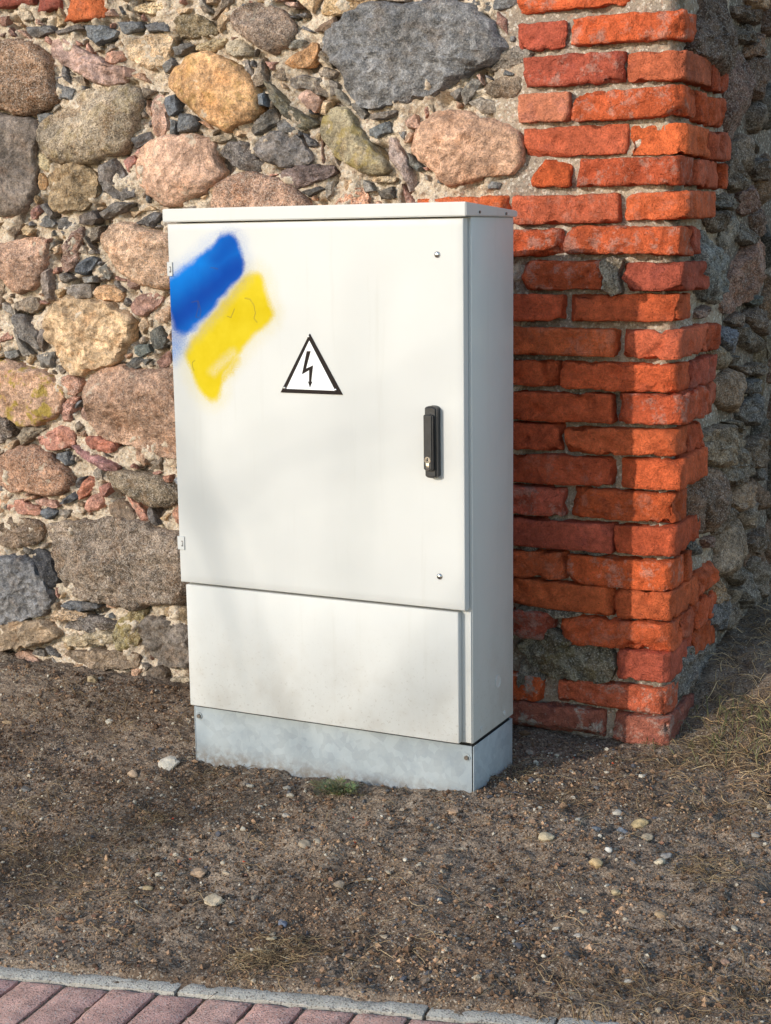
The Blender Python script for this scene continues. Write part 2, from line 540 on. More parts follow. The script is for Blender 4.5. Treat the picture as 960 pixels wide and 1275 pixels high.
# ------------------------------------------------------------------ stones
def resample(poly, n):
    p = np.vstack([poly, poly[:1]])
    d = np.r_[0, np.cumsum(np.linalg.norm(np.diff(p, axis=0), axis=1))]
    s = np.linspace(0, d[-1], n, endpoint=False)
    return np.stack([np.interp(s, d, p[:, 0]), np.interp(s, d, p[:, 1])], 1)
def chaikin(p, it):
    for _ in range(it):
        q = np.roll(p, -1, 0)
        p = np.stack([p * 0.75 + q * 0.25, p * 0.25 + q * 0.75], 1).reshape(-1, 2)
    return p
def area(p):
    q = np.roll(p, -1, 0)
    return 0.5 * np.sum(p[:, 0] * q[:, 1] - p[:, 1] * q[:, 0])

def stone_geom(poly, seed, style, H=None, lift=0.006, res=0.006):
    """poly: outline in wall-plane metres (u,v). returns centre, verts (u,v,n), quads, tris"""
    r = np.random.default_rng(seed)
    p = np.array(poly, float)
    if area(p) < 0: p = p[::-1]
    A = abs(area(p)); size = math.sqrt(A)
    k_ = {'round': 2, 'flat': 1, 'chip': 0}[style]
    p = chaikin(p, k_)
    c_ = p.mean(0)
    p = c_ + (p - c_) * math.sqrt(A / max(abs(area(p)), 1e-9) * 1.08)
    per = np.linalg.norm(np.diff(np.vstack([p, p[:1]]), axis=0), axis=1).sum()
    N = int(np.clip(per / res, 14, 150)); Mr = int(np.clip(size / 2 / res, 4, 22))
    p = resample(p, N)
    c = p.mean(0)
    p = p - c
    if H is None:
        H = {'round': 0.19, 'flat': 0.13, 'chip': 0.22}[style] * size + 0.005
        H = min(H, 0.062)
    # ragged outline
    q3 = np.c_[p, np.full(N, seed * 0.37)]
    nz = fbm(q3, 2.2 / max(size, 0.03), 4, seed % 97, 0.6)
    amp = {'round': 0.07, 'flat': 0.11, 'chip': 0.08}[style] * size
    nrm = p / np.maximum(np.linalg.norm(p, axis=1)[:, None], 1e-6)
    p = p + nrm * (nz * amp)[:, None]
    ts = np.linspace(0, 1, Mr + 1)[1:] ** 0.8
    pw, qw = {'round': (2.6, 0.55), 'flat': (7.0, 0.6), 'chip': (14.0, 0.7)}[style]
    ring = [np.zeros((1, 3))]
    for t in ts:
        u = p * t
        h = H * (1 - t ** pw) ** qw
        ring.append(np.c_[u, np.full(N, h)])
    ring.append(np.c_[p * 1.012, np.full(N, -lift * 1.0)])
    ring.append(np.c_[p * 0.99, np.full(N, -lift - 0.035)])
    ring[0][0, 2] = H
    V = np.vstack(ring)
    nf = {'round': 4, 'flat': 7, 'chip': 4}[style]
    if style == 'chip':
        ta = r.uniform(0, 2 * math.pi); V[:, 2] += np.where(V[:, 2] >= 0, 0.28 * (V[:, 0] * math.cos(ta) + V[:, 1] * math.sin(ta)), 0)
    face = V[:, 2] >= 0
    for k in range(nf):
        a = r.uniform(0, 2 * math.pi)
        d = np.array([math.cos(a), math.sin(a)])
        ext = (p @ d).max()
        slope = r.uniform(0.35, 1.3) * (0.8 if style == 'flat' else 1.0)
        off = r.uniform(-0.1, 0.7) * ext
        plane = H * r.uniform(0.75, 1.0) - slope * H / max(ext, 1e-3) * 1.2 * (V[:, :2] @ d - off)
        V[:, 2] = np.where(face, np.minimum(V[:, 2], np.maximum(plane, 0.0)), V[:, 2])
    P = V + np.array([seed * 1.31, seed * 0.73, 0])
    fade = np.where(face, 1.0, 0.3)
    d1 = fbm(P, 1.5 / max(size, 0.02), 2, 3) * (0.18 if style != 'round' else 0.13) * min(size, 0.3) * 0.55
    d2 = fbm(P, 26, 3, 5, 0.6) * (0.017 if style != 'round' else 0.010) * min(1, size / 0.08)
    d3 = fbm(P, 90, 2, 9, 0.7) * 0.0036
    if style == 'flat':      # split, stepped faces
        b = pnoise(P * np.array([1.0, 2.2, 1.0]), 16, 17)
        d2 = d2 + np.abs(b) * -0.012 * min(1, size / 0.12)
    V[:, 2] += (d1 + d2 + d3) * fade
    V[:, 2] += lift
    V[:, :2] += np.stack([fbm(P, 30, 2, 41), fbm(P, 30, 2, 43)], 1) * (0.007 if style != 'chip' else 0.003) * min(1, size / 0.05)
    quads, tris = [], []
    idx = lambda k: 1 + k * N + np.arange(N)
    a0 = idx(0)
    tris = np.stack([np.zeros(N, int), a0, np.roll(a0, -1)], 1)
    for k in range(len(ring) - 2):
        a, b = idx(k), idx(k + 1)
        quads.append(np.stack([a, b, np.roll(b, -1), np.roll(a, -1)], 1))
    return c, V, np.vstack(quads), tris

class Plane:
    """a wall face: world = o + u*eu + v*ez + n*en"""
    def __init__(s, o, eu, en):
        s.o = np.array(o, float); s.eu = np.array(eu, float); s.en = np.array(en, float); s.ev = np.array([0, 0, 1.0])
    def w(s, V):
        return V[:, :1] * s.eu + V[:, 1:2] * s.ev + V[:, 2:3] * s.en
    def flip(s):
        return np.dot(np.cross(s.eu, s.ev), s.en) < 0

FRONT = Plane((0, 0.562, 0), (1, 0, 0), (0, -1, 0))     # mortar face of the front wall
SIDE = Plane((0.302, 0, 0), (0, 1, 0), (1, 0, 0))       # mortar face of the return wall
TRACE_Y, TRACE_X = 0.535, 0.345                          # planes the outlines lie on

def poly_front(pts):
    return np.array([unproj(x, y, 1, TRACE_Y)[[0, 2]] for x, y in pts])
def poly_side(pts):
    return np.array([unproj(x, y, 0, TRACE_X)[[1, 2]] for x, y in pts])

def put_stone(plane, poly, seed, style, col, parent, name='stone', lime=0.35, lichen=0.0, grain=1.0, H=None, lift=0.006, res=0.006):
    c, V, q, t = stone_geom(poly, seed, style, H, lift, res)
    W = plane.w(V)
    if plane.flip():
        q, t = q[:, ::-1], t[:, ::-1]
    me = mesh_np(name, W, q, t)
    if style != 'round': me.set_sharp_from_angle(angle=math.radians(38))
    loc = plane.o + c[0] * plane.eu + c[1] * plane.ev
    o = add(name, me, M_STONE, parent, loc)
    o.color = (*[float(min(0.85, x)) for x in col], 1)
    o['lime'] = float(lime); o['lichen'] = float(lichen); o['grain'] = float(grain)
    return o

def Z(pts, s, ox, oy):
    return [(x * s + ox, y * s + oy) for x, y in pts]

#-DATA-BEGIN
Z1 = (0.34375, 0, 0); Z2 = (0.3854, 300, 0); Z3 = (0.25098, 0, 250); Z4 = (0.2823, 0, 520)
# (zoom, style, colour as photographed, outline[, lichen])
STONES = [
 (Z1,'round',(128,100,78),[(0,150),(50,135),(110,160),(160,220),(180,300),(190,370),(130,405),(60,415),(10,400),(-50,380),(-60,200)]),
 (Z1,'round',(112,100,92),[(-60,430),(60,425),(120,440),(125,520),(110,560),(125,640),(100,740),(40,775),(-60,770)]),
 (Z1,'flat',(158,128,118),[(190,130),(250,160),(330,200),(400,235),(465,245),(460,275),(420,310),(340,300),(290,270),(230,235),(170,200)]),
 (Z1,'chip',(85,84,86),[(80,95),(170,90),(185,110),(130,135),(95,125)]),
 (Z1,'chip',(95,88,85),[(190,110),(270,80),(280,100),(200,125)]),
 (Z1,'chip',(88,92,98),[(280,85),(350,90),(410,110),(400,130),(345,165),(300,125)]),
 (Z1,'chip',(84,86,90),[(415,80),(490,75),(500,100),(440,120)]),
 (Z1,'chip',(80,80,84),[(505,85),(590,70),(595,110),(520,112)]),
 (Z1,'flat',(104,90,66),[(615,60),(690,45),(760,90),(765,125),(690,135),(630,130)]),
 (Z2,'round',(138,116,100),[(0,20),(60,10),(130,30),(160,80),(160,120),(100,175),(40,140),(-20,100),(-50,60)]),
 (Z1,'round',(196,148,96),[(610,290),(640,230),(690,200),(760,195),(830,220),(880,260),(910,310),(925,390),(900,440),(850,450),(800,470),(740,440),(690,390),(630,340)],0.25),
 (Z1,'round',(140,124,104),[(260,350),(330,320),(420,310),(480,325),(500,400),(490,470),(460,540),(380,575),(280,585),(190,590),(155,550),(135,490),(150,440),(230,390)],0.15),
 (Z1,'round',(196,154,128),[(490,600),(510,530),(560,500),(640,490),(730,495),(765,520),(770,590),(790,630),(740,690),(660,730),(590,750),(530,700),(495,650)]),
 (Z1,'chip',(88,94,104),[(590,345),(630,335),(635,400),(605,420),(590,390)]),
 (Z1,'chip',(76,78,82),[(635,410),(690,415),(705,450),(690,475),(640,475)]),
 (Z1,'chip',(82,84,88),[(605,430),(628,440),(625,490),(605,490)]),
 (Z1,'flat',(168,134,118),[(540,350),(585,350),(590,420),(595,490),(545,490),(540,420)]),
 (Z1,'flat',(138,116,86),[(170,650),(200,600),(290,595),(330,640),(335,720),(280,760),(200,770),(175,740)]),
 (Z1,'chip',(90,86,86),[(345,590),(400,575),(440,640),(470,650),(470,710),(420,725),(350,690),(340,640)]),
 (Z1,'chip',(168,116,108),[(430,580),(465,560),(480,585),(450,620)]),
 (Z1,'chip',(92,94,98),[(120,410),(165,405),(180,430),(130,450)]),
 (Z1,'chip',(92,92,94),[(180,295),(255,320),(250,360),(200,355)]),
 (Z1,'chip',(90,90,94),[(465,500),(525,475),(530,505),(480,535)]),
 (Z1,'chip',(92,86,82),[(350,770),(400,730),(470,735),(430,770),(370,795)]),
 (Z1,'chip',(84,76,72),[(270,780),(320,765),(345,790),(320,815),(275,810)]),
 (Z1,'chip',(98,94,92),[(185,800),(215,785),(260,810),(240,830),(195,830)]),
 (Z1,'chip',(120,118,118),[(120,800),(150,780),(185,810),(170,825),(130,820)]),
 (Z3,'flat',(142,112,100),[(330,170),(365,135),(395,150),(370,230),(350,310),(310,355),(275,345),(290,260),(320,200)]),
 (Z3,'round',(190,152,122),[(500,170),(560,115),(640,105),(690,150),(760,150),(840,170),(850,420),(750,430),(690,410),(620,380),(560,330),(510,260),(495,210)]),
 (Z1,'chip',(170,128,110),[(380,190),(420,180),(435,210),(410,235),(375,220)]),
 (Z1,'chip',(82,82,84),[(615,170),(690,145),(700,155),(650,195),(620,195)]),
 (Z1,'flat',(168,148,112),[(690,160),(790,135),(800,150),(760,185),(700,185)]),
 (Z1,'chip',(96,94,94),[(575,235),(610,205),(625,235),(600,265),(580,260)]),
 (Z1,'flat',(160,146,124),[(790,170),(840,135),(905,180),(890,205),(830,205)]),
 (Z1,'flat',(196,166,130),[(445,150),(530,120),(600,130),(605,200),(560,260),(500,240),(450,200)]),
 (Z1,'chip',(120,112,108),[(860,220),(885,215),(905,280),(880,275)]),
 (Z1,'chip',(90,96,104),[(920,340),(945,335),(960,385),(930,380)]),
 (Z1,'flat',(196,178,140),[(115,550),(150,560),(165,590),(160,625),(125,605)]),
 (Z1,'flat',(170,132,88),[(125,620),(155,650),(150,690),(125,680)]),
 (Z1,'flat',(196,170,130),[(475,10),(600,5),(605,35),(540,50),(475,40)]),
 (Z1,'chip',(150,108,100),[(95,770),(125,740),(130,770),(105,795)]),
 (Z1,'chip',(108,104,104),[(130,740),(150,735),(175,770),(165,790)]),
 (Z2,'flat',(97,97,100),[(270,115),(320,70),(400,35),(480,10),(560,0),(650,10),(720,25),(790,60),(830,90),(850,130),(830,190),(780,215),(720,245),(640,285),(580,320),(500,345),(430,350),(390,340),(350,310),(330,260),(300,210),(280,160)]),
 (Z2,'flat',(120,112,104),[(790,220),(850,165),(890,140),(940,165),(925,190),(880,210),(820,222)]),
 (Z2,'flat',(86,86,88),[(715,-20),(885,-30),(880,10),(790,35),(740,25)]),
 (Z2,'round',(182,140,112),[(555,460),(570,410),(620,370),(680,350),(760,365),(820,385),(880,420),(905,470),(895,530),(850,570),(790,575),(720,595),(660,595),(610,550),(565,500)]),
 (Z2,'flat',(104,90,76),[(770,280),(830,245),(885,245),(890,290),(850,320),(800,310)]),
 (Z2,'chip',(124,116,108),[(725,330),(760,310),(810,330),(810,360),(770,365)]),
 (Z2,'chip',(98,94,92),[(660,300),(700,280),(710,290),(685,325)]),
 (Z2,'chip',(110,106,102),[(700,300),(740,250),(770,265),(745,300),(715,335)]),
 (Z2,'round',(136,124,98),[(250,410),(270,360),(320,340),(355,375),(380,430),(420,480),(470,530),(475,555),(420,565),(350,540),(300,500),(260,450)],0.45),
 (Z2,'chip',(96,92,80),[(65,260),(90,275),(150,340),(210,380),(225,395),(180,420),(130,380),(80,310)],0.15),
 (Z2,'flat',(188,150,132),[(160,300),(230,285),(240,310),(230,360),(195,345)]),
 (Z2,'flat',(112,104,98),[(145,250),(200,240),(260,255),(300,270),(290,300),(245,310),(215,290),(150,280)]),
 (Z2,'flat',(196,144,92),[(130,200),(160,175),(225,130),(240,145),(220,190),(200,215),(145,215)]),
 (Z2,'flat',(102,96,94),[(30,470),(70,430),(140,425),(180,450),(225,510),(210,530),(130,545),(60,515)]),
 (Z2,'chip',(110,106,102),[(20,420),(60,370),(100,350),(110,390),(70,420),(30,440)]),
 (Z2,'flat',(86,80,78),[(-80,470),(-20,450),(20,470),(30,510),(70,525),(40,550),(0,550),(-60,520)]),
 (Z2,'flat',(104,88,86),[(120,550),(200,530),(280,535),(290,560),(250,585),(180,605),(140,595)]),
 (Z2,'round',(160,124,102),[(-90,620),(-60,580),(0,560),(80,570),(150,600),(200,640),(200,720),(-90,720)]),
 (Z2,'chip',(74,70,68),[(185,620),(240,600),(255,610),(210,635)]),
 (Z2,'flat',(178,128,100),[(290,650),(360,605),(390,620),(400,680),(300,700)]),
 (Z2,'chip',(78,82,86),[(400,415),(460,390),(475,425),(425,445),(405,435)]),
 (Z2,'chip',(166,130,112),[(515,390),(555,370),(565,410),(530,415)]),
 (Z2,'chip',(112,104,98),[(410,370),(495,350),(500,360),(460,385),(415,385)]),
 (Z2,'chip',(92,88,84),[(345,330),(365,325),(395,365),(380,385),(350,350)]),
 (Z2,'chip',(132,124,112),[(290,280),(310,290),(345,335),(330,345),(300,315)]),
 (Z2,'flat',(140,122,116),[(465,460),(490,450),(520,500),(545,570),(545,625),(520,580),(475,520)]),
 (Z2,'chip',(88,92,92),[(530,495),(580,540),(560,555),(540,535)]),
 (Z2,'chip',(122,122,122),[(380,580),(410,590),(420,615),(390,620)]),
 (Z2,'chip',(82,76,70),[(430,620),(480,600),(485,640),(440,645)]),
 (Z2,'chip',(96,96,98),[(785,585),(830,590),(825,610),(790,612)]),
 (Z2,'flat',(160,140,112),[(400,570),(490,570),(480,590),(420,590)]),
 (Z2,'chip',(134,130,122),[(135,150),(170,125),(200,130),(190,150),(150,160)]),
 (Z2,'chip',(106,104,104),[(105,400),(130,380),(170,420),(165,430),(120,430)]),
 (Z2,'flat',(170,142,104),[(250,30),(270,-20),(480,-25),(400,20),(330,45),(260,45)]),
 (Z2,'chip',(98,78,62),[(235,80),(290,50),(300,80),(260,105),(230,100)]),
 (Z3,'round',(162,126,104),[(-60,220),(30,205),(100,190),(190,185),(210,260),(205,320),(170,420),(110,465),(60,460),(20,400),(-60,350)]),
 (Z3,'chip',(76,82,92),[(360,310),(430,275),(465,290),(430,340),(400,370),(360,360)]),
 (Z3,'chip',(118,116,112),[(470,340),(510,310),(535,360),(520,390),(480,370)]),
 (Z3,'chip',(108,106,104),[(385,380),(465,370),(465,405),(400,410)]),
 (Z3,'chip',(106,98,92),[(300,430),(360,415),(430,415),(430,480),(370,490),(310,465)]),
 (Z3,'flat',(188,146,104),[(440,470),(490,420),(580,430),(595,480),(565,505),(480,490)]),
 (Z3,'chip',(106,98,92),[(540,400),(560,400),(605,445),(590,455)]),
 (Z3,'chip',(120,94,84),[(615,385),(640,370),(690,420),(640,440),(615,420)]),
 (Z3,'chip',(128,114,106),[(190,350),(220,340),(232,400),(240,490),(210,505),(190,430)]),
 (Z3,'flat',(146,110,98),[(635,540),(650,480),(700,460),(755,460),(790,490),(740,540),(700,575),(650,560)]),
 (Z3,'flat',(178,146,120),[(740,560),(840,520),(845,570),(790,612)]),
 (Z3,'flat',(196,164,126),[(200,600),(240,530),(300,495),(420,500),(510,510),(590,545),(645,590),(640,640),(610,690),(585,760),(560,820),(470,840),(360,855),(300,830),(270,760),(230,690)]),
 (Z3,'chip',(104,98,94),[(50,570),(90,565),(130,620),(170,680),(170,750),(140,730),(90,660)]),
 (Z3,'chip',(108,102,96),[(40,630),(70,660),(130,760),(100,775),(70,720)]),
 (Z3,'chip',(100,92,88),[(170,640),(205,650),(200,720),(190,755),(170,700)]),
 (Z3,'chip',(104,100,96),[(160,770),(240,750),(245,835),(190,830)]),
 (Z3,'flat',(128,114,100),[(60,500),(150,475),(175,530),(120,555),(60,540)]),
 (Z3,'chip',(112,110,108),[(0,750),(60,745),(75,770),(40,790),(0,780)]),
 (Z3,'chip',(84,86,84),[(720,650),(770,620),(805,690),(790,735),(740,740)]),
 (Z3,'chip',(82,88,86),[(650,720),(720,710),(730,750),(680,780),(650,760)]),
 (Z3,'chip',(84,84,84),[(610,815),(650,780),(720,790),(700,820),(640,840)]),
 (Z3,'chip',(132,96,84),[(765,800),(800,755),(835,745),(830,820),(780,830)]),
 (Z3,'round',(178,140,114),[(-60,800),(30,795),(120,830),(200,850),(260,900),(300,940),(295,1000),(270,1060),(200,1105),(120,1120),(40,1090),(-60,1040)],0.9),
 (Z3,'flat',(170,126,106),[(285,880),(340,870),(385,900),(365,965),(310,970)]),
 (Z3,'flat',(156,112,98),[(270,1050),(290,990),(370,970),(340,1040),(325,1100),(280,1095)]),
 (Z3,'round',(156,122,100),[(440,860),(560,830),(700,835),(900,850),(920,1280),(820,1270),(700,1235),(560,1190),(460,1130),(420,1050),(420,960)]),
 (Z3,'flat',(164,112,96),[(175,1190),(230,1150),(290,1115),(350,1180),(330,1220),(260,1245),(200,1230)]),
 (Z3,'flat',(158,100,84),[(400,1180),(440,1175),(540,1200),(550,1240),(500,1255),(420,1225)]),
 (Z3,'flat',(100,88,80),[(-40,1060),(20,1080),(40,1130),(20,1190),(-40,1200)]),
 (Z4,'round',(146,108,84),[(0,170),(60,140),(150,125),(210,170),(220,200),(290,240),(300,290),(270,330),(200,345),(110,330),(50,335),(10,310),(-40,250)]),
 (Z4,'flat',(146,104,104),[(300,130),(330,130),(400,170),(490,205),(500,230),(460,240),(400,215),(330,165)]),
 (Z4,'round',(112,98,80),[(455,240),(540,240),(640,250),(720,285),(775,320),(785,370),(720,400),(650,380),(580,360),(510,310),(480,280)]),
 (Z4,'chip',(166,104,80),[(325,330),(370,265),(410,285),(390,320),(335,365)]),
 (Z4,'flat',(176,122,104),[(360,370),(400,340),(440,350),(435,400),(390,420),(360,410)]),
 (Z4,'chip',(158,104,90),[(425,310),(460,290),(475,310),(455,355),(435,345)]),
 (Z4,'chip',(70,72,78),[(245,385),(310,330),(330,360),(290,380)]),
 (Z4,'chip',(72,72,76),[(310,310),(330,270),(360,265),(330,320)]),
 (Z4,'chip',(70,74,80),[(155,415),(190,400),(235,420),(210,455),(165,445)]),
 (Z4,'flat',(162,112,94),[(15,380),(50,365),(100,385),(150,410),(155,435),(60,435),(20,410)]),
 (Z4,'flat',(164,122,108),[(130,370),(200,360),(240,390),(230,405),(160,390)]),
 (Z4,'round',(118,100,84),[(465,400),(500,360),(550,390),(590,450),(590,470),(530,460),(480,430)]),
 (Z4,'flat',(172,118,98),[(540,350),(560,360),(635,430),(625,470),(600,450)]),
 (Z4,'chip',(80,76,76),[(635,400),(655,395),(695,475),(680,480),(645,440)]),
 (Z4,'flat',(168,116,90),[(740,430),(780,370),(810,380),(810,490),(760,465)]),
 (Z4,'chip',(120,132,150),[(752,275),(775,262),(785,290),(765,300)]),
 (Z4,'chip',(150,104,84),[(700,265),(745,255),(745,290),(720,290)]),
 (Z4,'flat',(106,88,72),[(0,470),(40,445),(110,455),(165,490),(150,560),(60,575),(-30,580),(-30,490)]),
 (Z4,'flat',(122,106,92),[(195,475),(280,470),(400,460),(510,465),(620,480),(700,505),(800,520),(810,700),(805,830),(680,835),(500,820),(310,800),(270,740),(240,680),(215,590),(200,520)]),
 (Z4,'flat',(98,98,102),[(-40,620),(60,615),(110,620),(160,680),(200,760),(200,850),(130,880),(60,895),(-40,910)]),
 (Z4,'chip',(54,54,58),[(110,600),(150,585),(210,620),(245,720),(220,760),(200,740),(160,660)]),
 (Z4,'flat',(102,93,86),[(600,930),(640,890),(720,880),(780,910),(830,970),(840,1110),(750,1105),(680,1080),(620,1020)]),
 (Z4,'flat',(140,120,92),[(710,850),(760,830),(830,850),(830,920),(770,900),(715,890)]),
 (Z4,'flat',(132,112,90),[(-30,920),(80,900),(180,900),(230,940),(240,980),(180,1000),(100,1020),(-30,1030)]),
 (Z4,'flat',(92,84,80),[(260,930),(330,880),(430,890),(500,910),(520,930),(450,945),(330,945)]),
 (Z4,'flat',(156,140,114),[(250,985),(330,955),(480,955),(500,985),(440,1010),(300,1015)]),
 (Z4,'flat',(104,88,72),[(260,1040),(380,1030),(540,1040),(600,1060),(560,1120),(440,1120),(340,1090)]),
 (Z4,'flat',(158,128,96),[(260,1115),(340,1090),(460,1100),(470,1120),(330,1140)]),
 (Z4,'flat',(128,116,84),[(500,900),(580,850),(620,870),(600,980),(560,1030),(500,1030),(490,980)],0.3),
 (Z4,'flat',(142,118,92),[(215,860),(290,850),(380,880),(310,900),(210,905)]),
 (Z4,'flat',(84,86,92),[(250,830),(320,810),(420,840),(360,860),(270,855)]),
 (Z4,'chip',(82,70,60),[(630,1130),(700,1090),(730,1130),(710,1180),(650,1180)]),
 (Z4,'flat',(164,148,124),[(735,1150),(800,1150),(830,1170),(740,1185)]),
]
R3 = (0.2353, 860, 0); R4 = (0.2353, 860, 280); R5 = (0.2824, 840, 560); Z7 = (0.3542, 620, 600)
SIDE_STONES = [
 (R3,'flat',(92,78,72),[(120,-60),(250,-60),(285,120),(270,280),(240,370),(130,370),(90,300),(40,290),(70,170),(120,80)]),
 (R3,'flat',(86,78,72),[(300,150),(370,120),(400,160),(390,220),(340,230),(300,190)]),
 (R3,'round',(118,94,88),[(250,330),(310,270),(350,320),(365,450),(350,600),(310,690),(275,740),(250,640),(245,480)]),
 (R3,'flat',(112,92,82),[(360,320),(440,290),(440,520),(390,530),(365,440)]),
 (R3,'flat',(112,104,98),[(380,560),(415,545),(420,620),(400,710),(375,660)]),
 (R3,'flat',(150,120,102),[(350,270),(440,150),(440,290),(370,305)]),
 (R3,'round',(112,100,90),[(275,760),(340,710),(380,760),(370,860),(330,920),(280,850)]),
 (R3,'flat',(132,106,102),[(330,1000),(380,980),(405,1030),(390,1110),(340,1140),(310,1060)]),
 (R3,'flat',(104,98,92),[(160,1060),(220,1020),(300,1040),(320,1110),(260,1110),(180,1100)]),
 (R3,'chip',(112,106,100),[(75,1080),(130,1060),(145,1100),(110,1140),(75,1120)]),
 (R3,'round',(84,72,62),[(130,1130),(240,1110),(270,1140),(220,1220),(160,1230)]),
 (R3,'flat',(136,130,124),[(210,1240),(260,1150),(300,1150),(295,1230),(250,1300),(215,1330)]),
 (R3,'flat',(98,94,92),[(310,1200),(340,1190),(360,1240),(400,1290),(320,1290)]),
 (R3,'flat',(186,150,118),[(360,-20),(440,-40),(440,60),(390,40)]),
 (R3,'chip',(112,106,100),[(380,730),(410,760),(420,800),(400,815)]),
 (R3,'flat',(96,88,84),[(380,860),(440,830),(440,960),(395,940)]),
 (R3,'flat',(112,92,86),[(385,1130),(440,1090),(440,1250),(400,1230)]),
 (R3,'flat',(100,86,78),[(300,20),(370,40),(425,80),(430,130),(350,110),(300,80)]),
 (R3,'flat',(104,94,86),[(300,760),(290,900),(330,980),(290,1020),(250,960),(260,860)]),
 (R4,'flat',(124,130,136),[(95,10),(140,60),(190,140),(225,220),(230,340),(210,390),(140,415),(100,380),(90,240),(100,120)]),
 (R4,'flat',(150,116,104),[(370,90),(420,70),(430,200),(390,300),(350,380),(280,440),(240,470),(235,380),(280,280),(320,150)]),
 (R4,'chip',(134,112,106),[(85,460),(130,425),(150,460),(130,495),(90,490)]),
 (R4,'flat',(104,90,82),[(330,470),(390,430),(430,500),(430,590),(390,580),(340,520)]),
 (R4,'chip',(112,98,90),[(255,510),(300,460),(315,510),(290,545)]),
 (R4,'flat',(104,110,128),[(180,560),(230,530),(290,590),(285,660),(250,690),(200,640)]),
 (R4,'flat',(112,106,102),[(300,540),(340,525),(420,620),(430,680),(370,670),(300,610)]),
 (R4,'round',(130,116,98),[(150,650),(190,630),(240,680),(235,740),(210,770),(170,760)]),
 (R4,'round',(142,120,102),[(195,820),(230,775),(290,765),(320,830),(330,920),(310,990),(250,980),(200,960),(180,900)]),
 (R4,'chip',(92,92,94),[(340,830),(385,810),(415,830),(380,890),(335,890)]),
 (R4,'flat',(104,104,108),[(340,920),(415,905),(425,1000),(380,1060),(330,1040),(310,1000)]),
 (R4,'chip',(100,92,86),[(250,700),(290,690),(310,730),(265,745)]),
 (R4,'chip',(114,102,94),[(280,750),(350,745),(350,800),(320,800)]),
 (R4,'flat',(112,104,98),[(360,740),(435,730),(435,790),(370,800)]),
 (R4,'flat',(136,122,106),[(90,1130),(180,1060),(240,1060),(330,1130),(340,1180),(270,1190),(260,1275),(160,1275),(80,1200)]),
 (R4,'flat',(112,98,86),[(350,1140),(435,1090),(435,1275),(340,1275)]),
 (R4,'chip',(124,116,106),[(240,1045),(290,1040),(350,1110),(340,1130),(280,1080)]),
 (R4,'chip',(84,92,92),[(330,400),(435,370),(435,420),(380,430)]),
 (R5,'flat',(120,100,90),[(105,90),(150,80),(160,200),(150,370),(110,370),(100,200)]),
 (R5,'flat',(124,104,92),[(160,80),(230,90),(255,160),(230,290),(210,340),(170,360),(155,230)]),
 (R5,'flat',(116,106,96),[(190,10),(330,10),(435,30),(420,60),(330,130),(270,170),(240,130),(200,50)]),
 (R5,'flat',(156,132,112),[(260,230),(300,160),(350,140),(405,170),(410,210),(350,250),(300,280)]),
 (R5,'flat',(150,138,128),[(330,300),(350,250),(395,230),(395,310),(360,360)]),
 (R5,'round',(146,130,116),[(220,420),(260,340),(300,305),(340,340),(345,430),(320,500),(280,560),(230,545),(250,450)]),
 (R5,'flat',(112,100,90),[(225,260),(270,250),(300,300),(260,350),(220,380)]),
 (R5,'flat',(94,96,104),[(190,700),(240,650),(270,640),(275,720),(240,780),(200,800)]),
 (R5,'flat',(148,124,98),[(200,600),(220,565),(255,600),(260,640),(230,680),(200,680)]),
 (R5,'chip',(122,112,102),[(285,620),(320,610),(320,660),(290,690)]),
 (R5,'flat',(116,112,110),[(340,600),(370,540),(390,620),(385,690),(350,690)]),
 (R5,'chip',(96,100,106),[(90,400),(130,385),(160,430),(130,470),(105,450)]),
 (R5,'flat',(112,104,98),[(370,480),(430,470),(435,640),(395,660)]),
 (R5,'flat',(112,98,88),[(370,400),(435,330),(435,460),(390,470)]),
 (R5,'flat',(104,96,90),[(250,740),(300,680),(300,790),(260,800)]),
 (R5,'flat',(112,102,92),[(280,560),(330,520),(350,560),(320,610)]),
 (R5,'chip',(126,98,92),[(165,395),(215,380),(220,430),(180,440)]),
 (R5,'flat',(92,90,94),[(400,90),(435,70),(435,140),(405,130)]),
 (Z7,'flat',(108,106,108),[(606,655),(640,612),(700,572),(790,535),(800,580),(745,670),(700,700),(645,800),(612,880),(600,800)]),
]
# front bricks per course, zoom coordinates (x0,x1,y0,y1)
B5 = (0.3542, 620, 0); B6 = (0.3542, 620, 300); B7 = (0.3542, 620, 600)
COURSES = [
 (B5,[(65,455,-75,25)],750),
 (B5,[(55,238,70,165),(255,640,55,150)],715),
 (B5,[(85,440,190,295),(447,630,180,275)],840),
 (B5,[(65,250,325,425),(258,625,315,415)],832),
 (B5,[(85,450,445,545),(457,650,445,545)],835),
 (B5,[(110,250,565,660),(262,635,562,658)],830),
 (B5,[(-290,40,692,735),(45,420,680,778),(435,670,685,780)],725),
 (B5,[(-60,215,803,893),(220,640,803,900)],735),
 (B6,[(70,358,70,170),(430,650,80,172)],740),
 (B6,[(-60,222,190,275),(240,630,195,290)],725),
 (B6,[(-40,410,310,400),(418,640,320,412)],795),
 (B6,[(-60,205,425,515),(215,625,432,527)],795),
 (B6,[(-40,400,540,640),(412,655,545,640)],800),
 (B6,[(-60,215,655,740),(228,620,655,745)],750),
 (B6,[(-40,395,765,865),(420,640,765,862)],705),
 (B7,[(-60,228,25,112),(247,590,35,142)],700),
 (B7,[(-40,400,140,245),(405,590,155,258)],695),
 (B7,[(-60,228,252,338),(238,598,265,372)],705),
 (B7,[(-40,395,358,465),(398,580,375,475)],790),
 (B7,[(-60,185,465,545),(212,598,480,588)],785),
 (B7,[(415,600,598,698)],775),
 (B7,[(-60,150,685,768),(205,585,702,822)],0),
 (B7,[(-40,365,775,890),(400,605,828,940)],0),
]
#-DATA-END

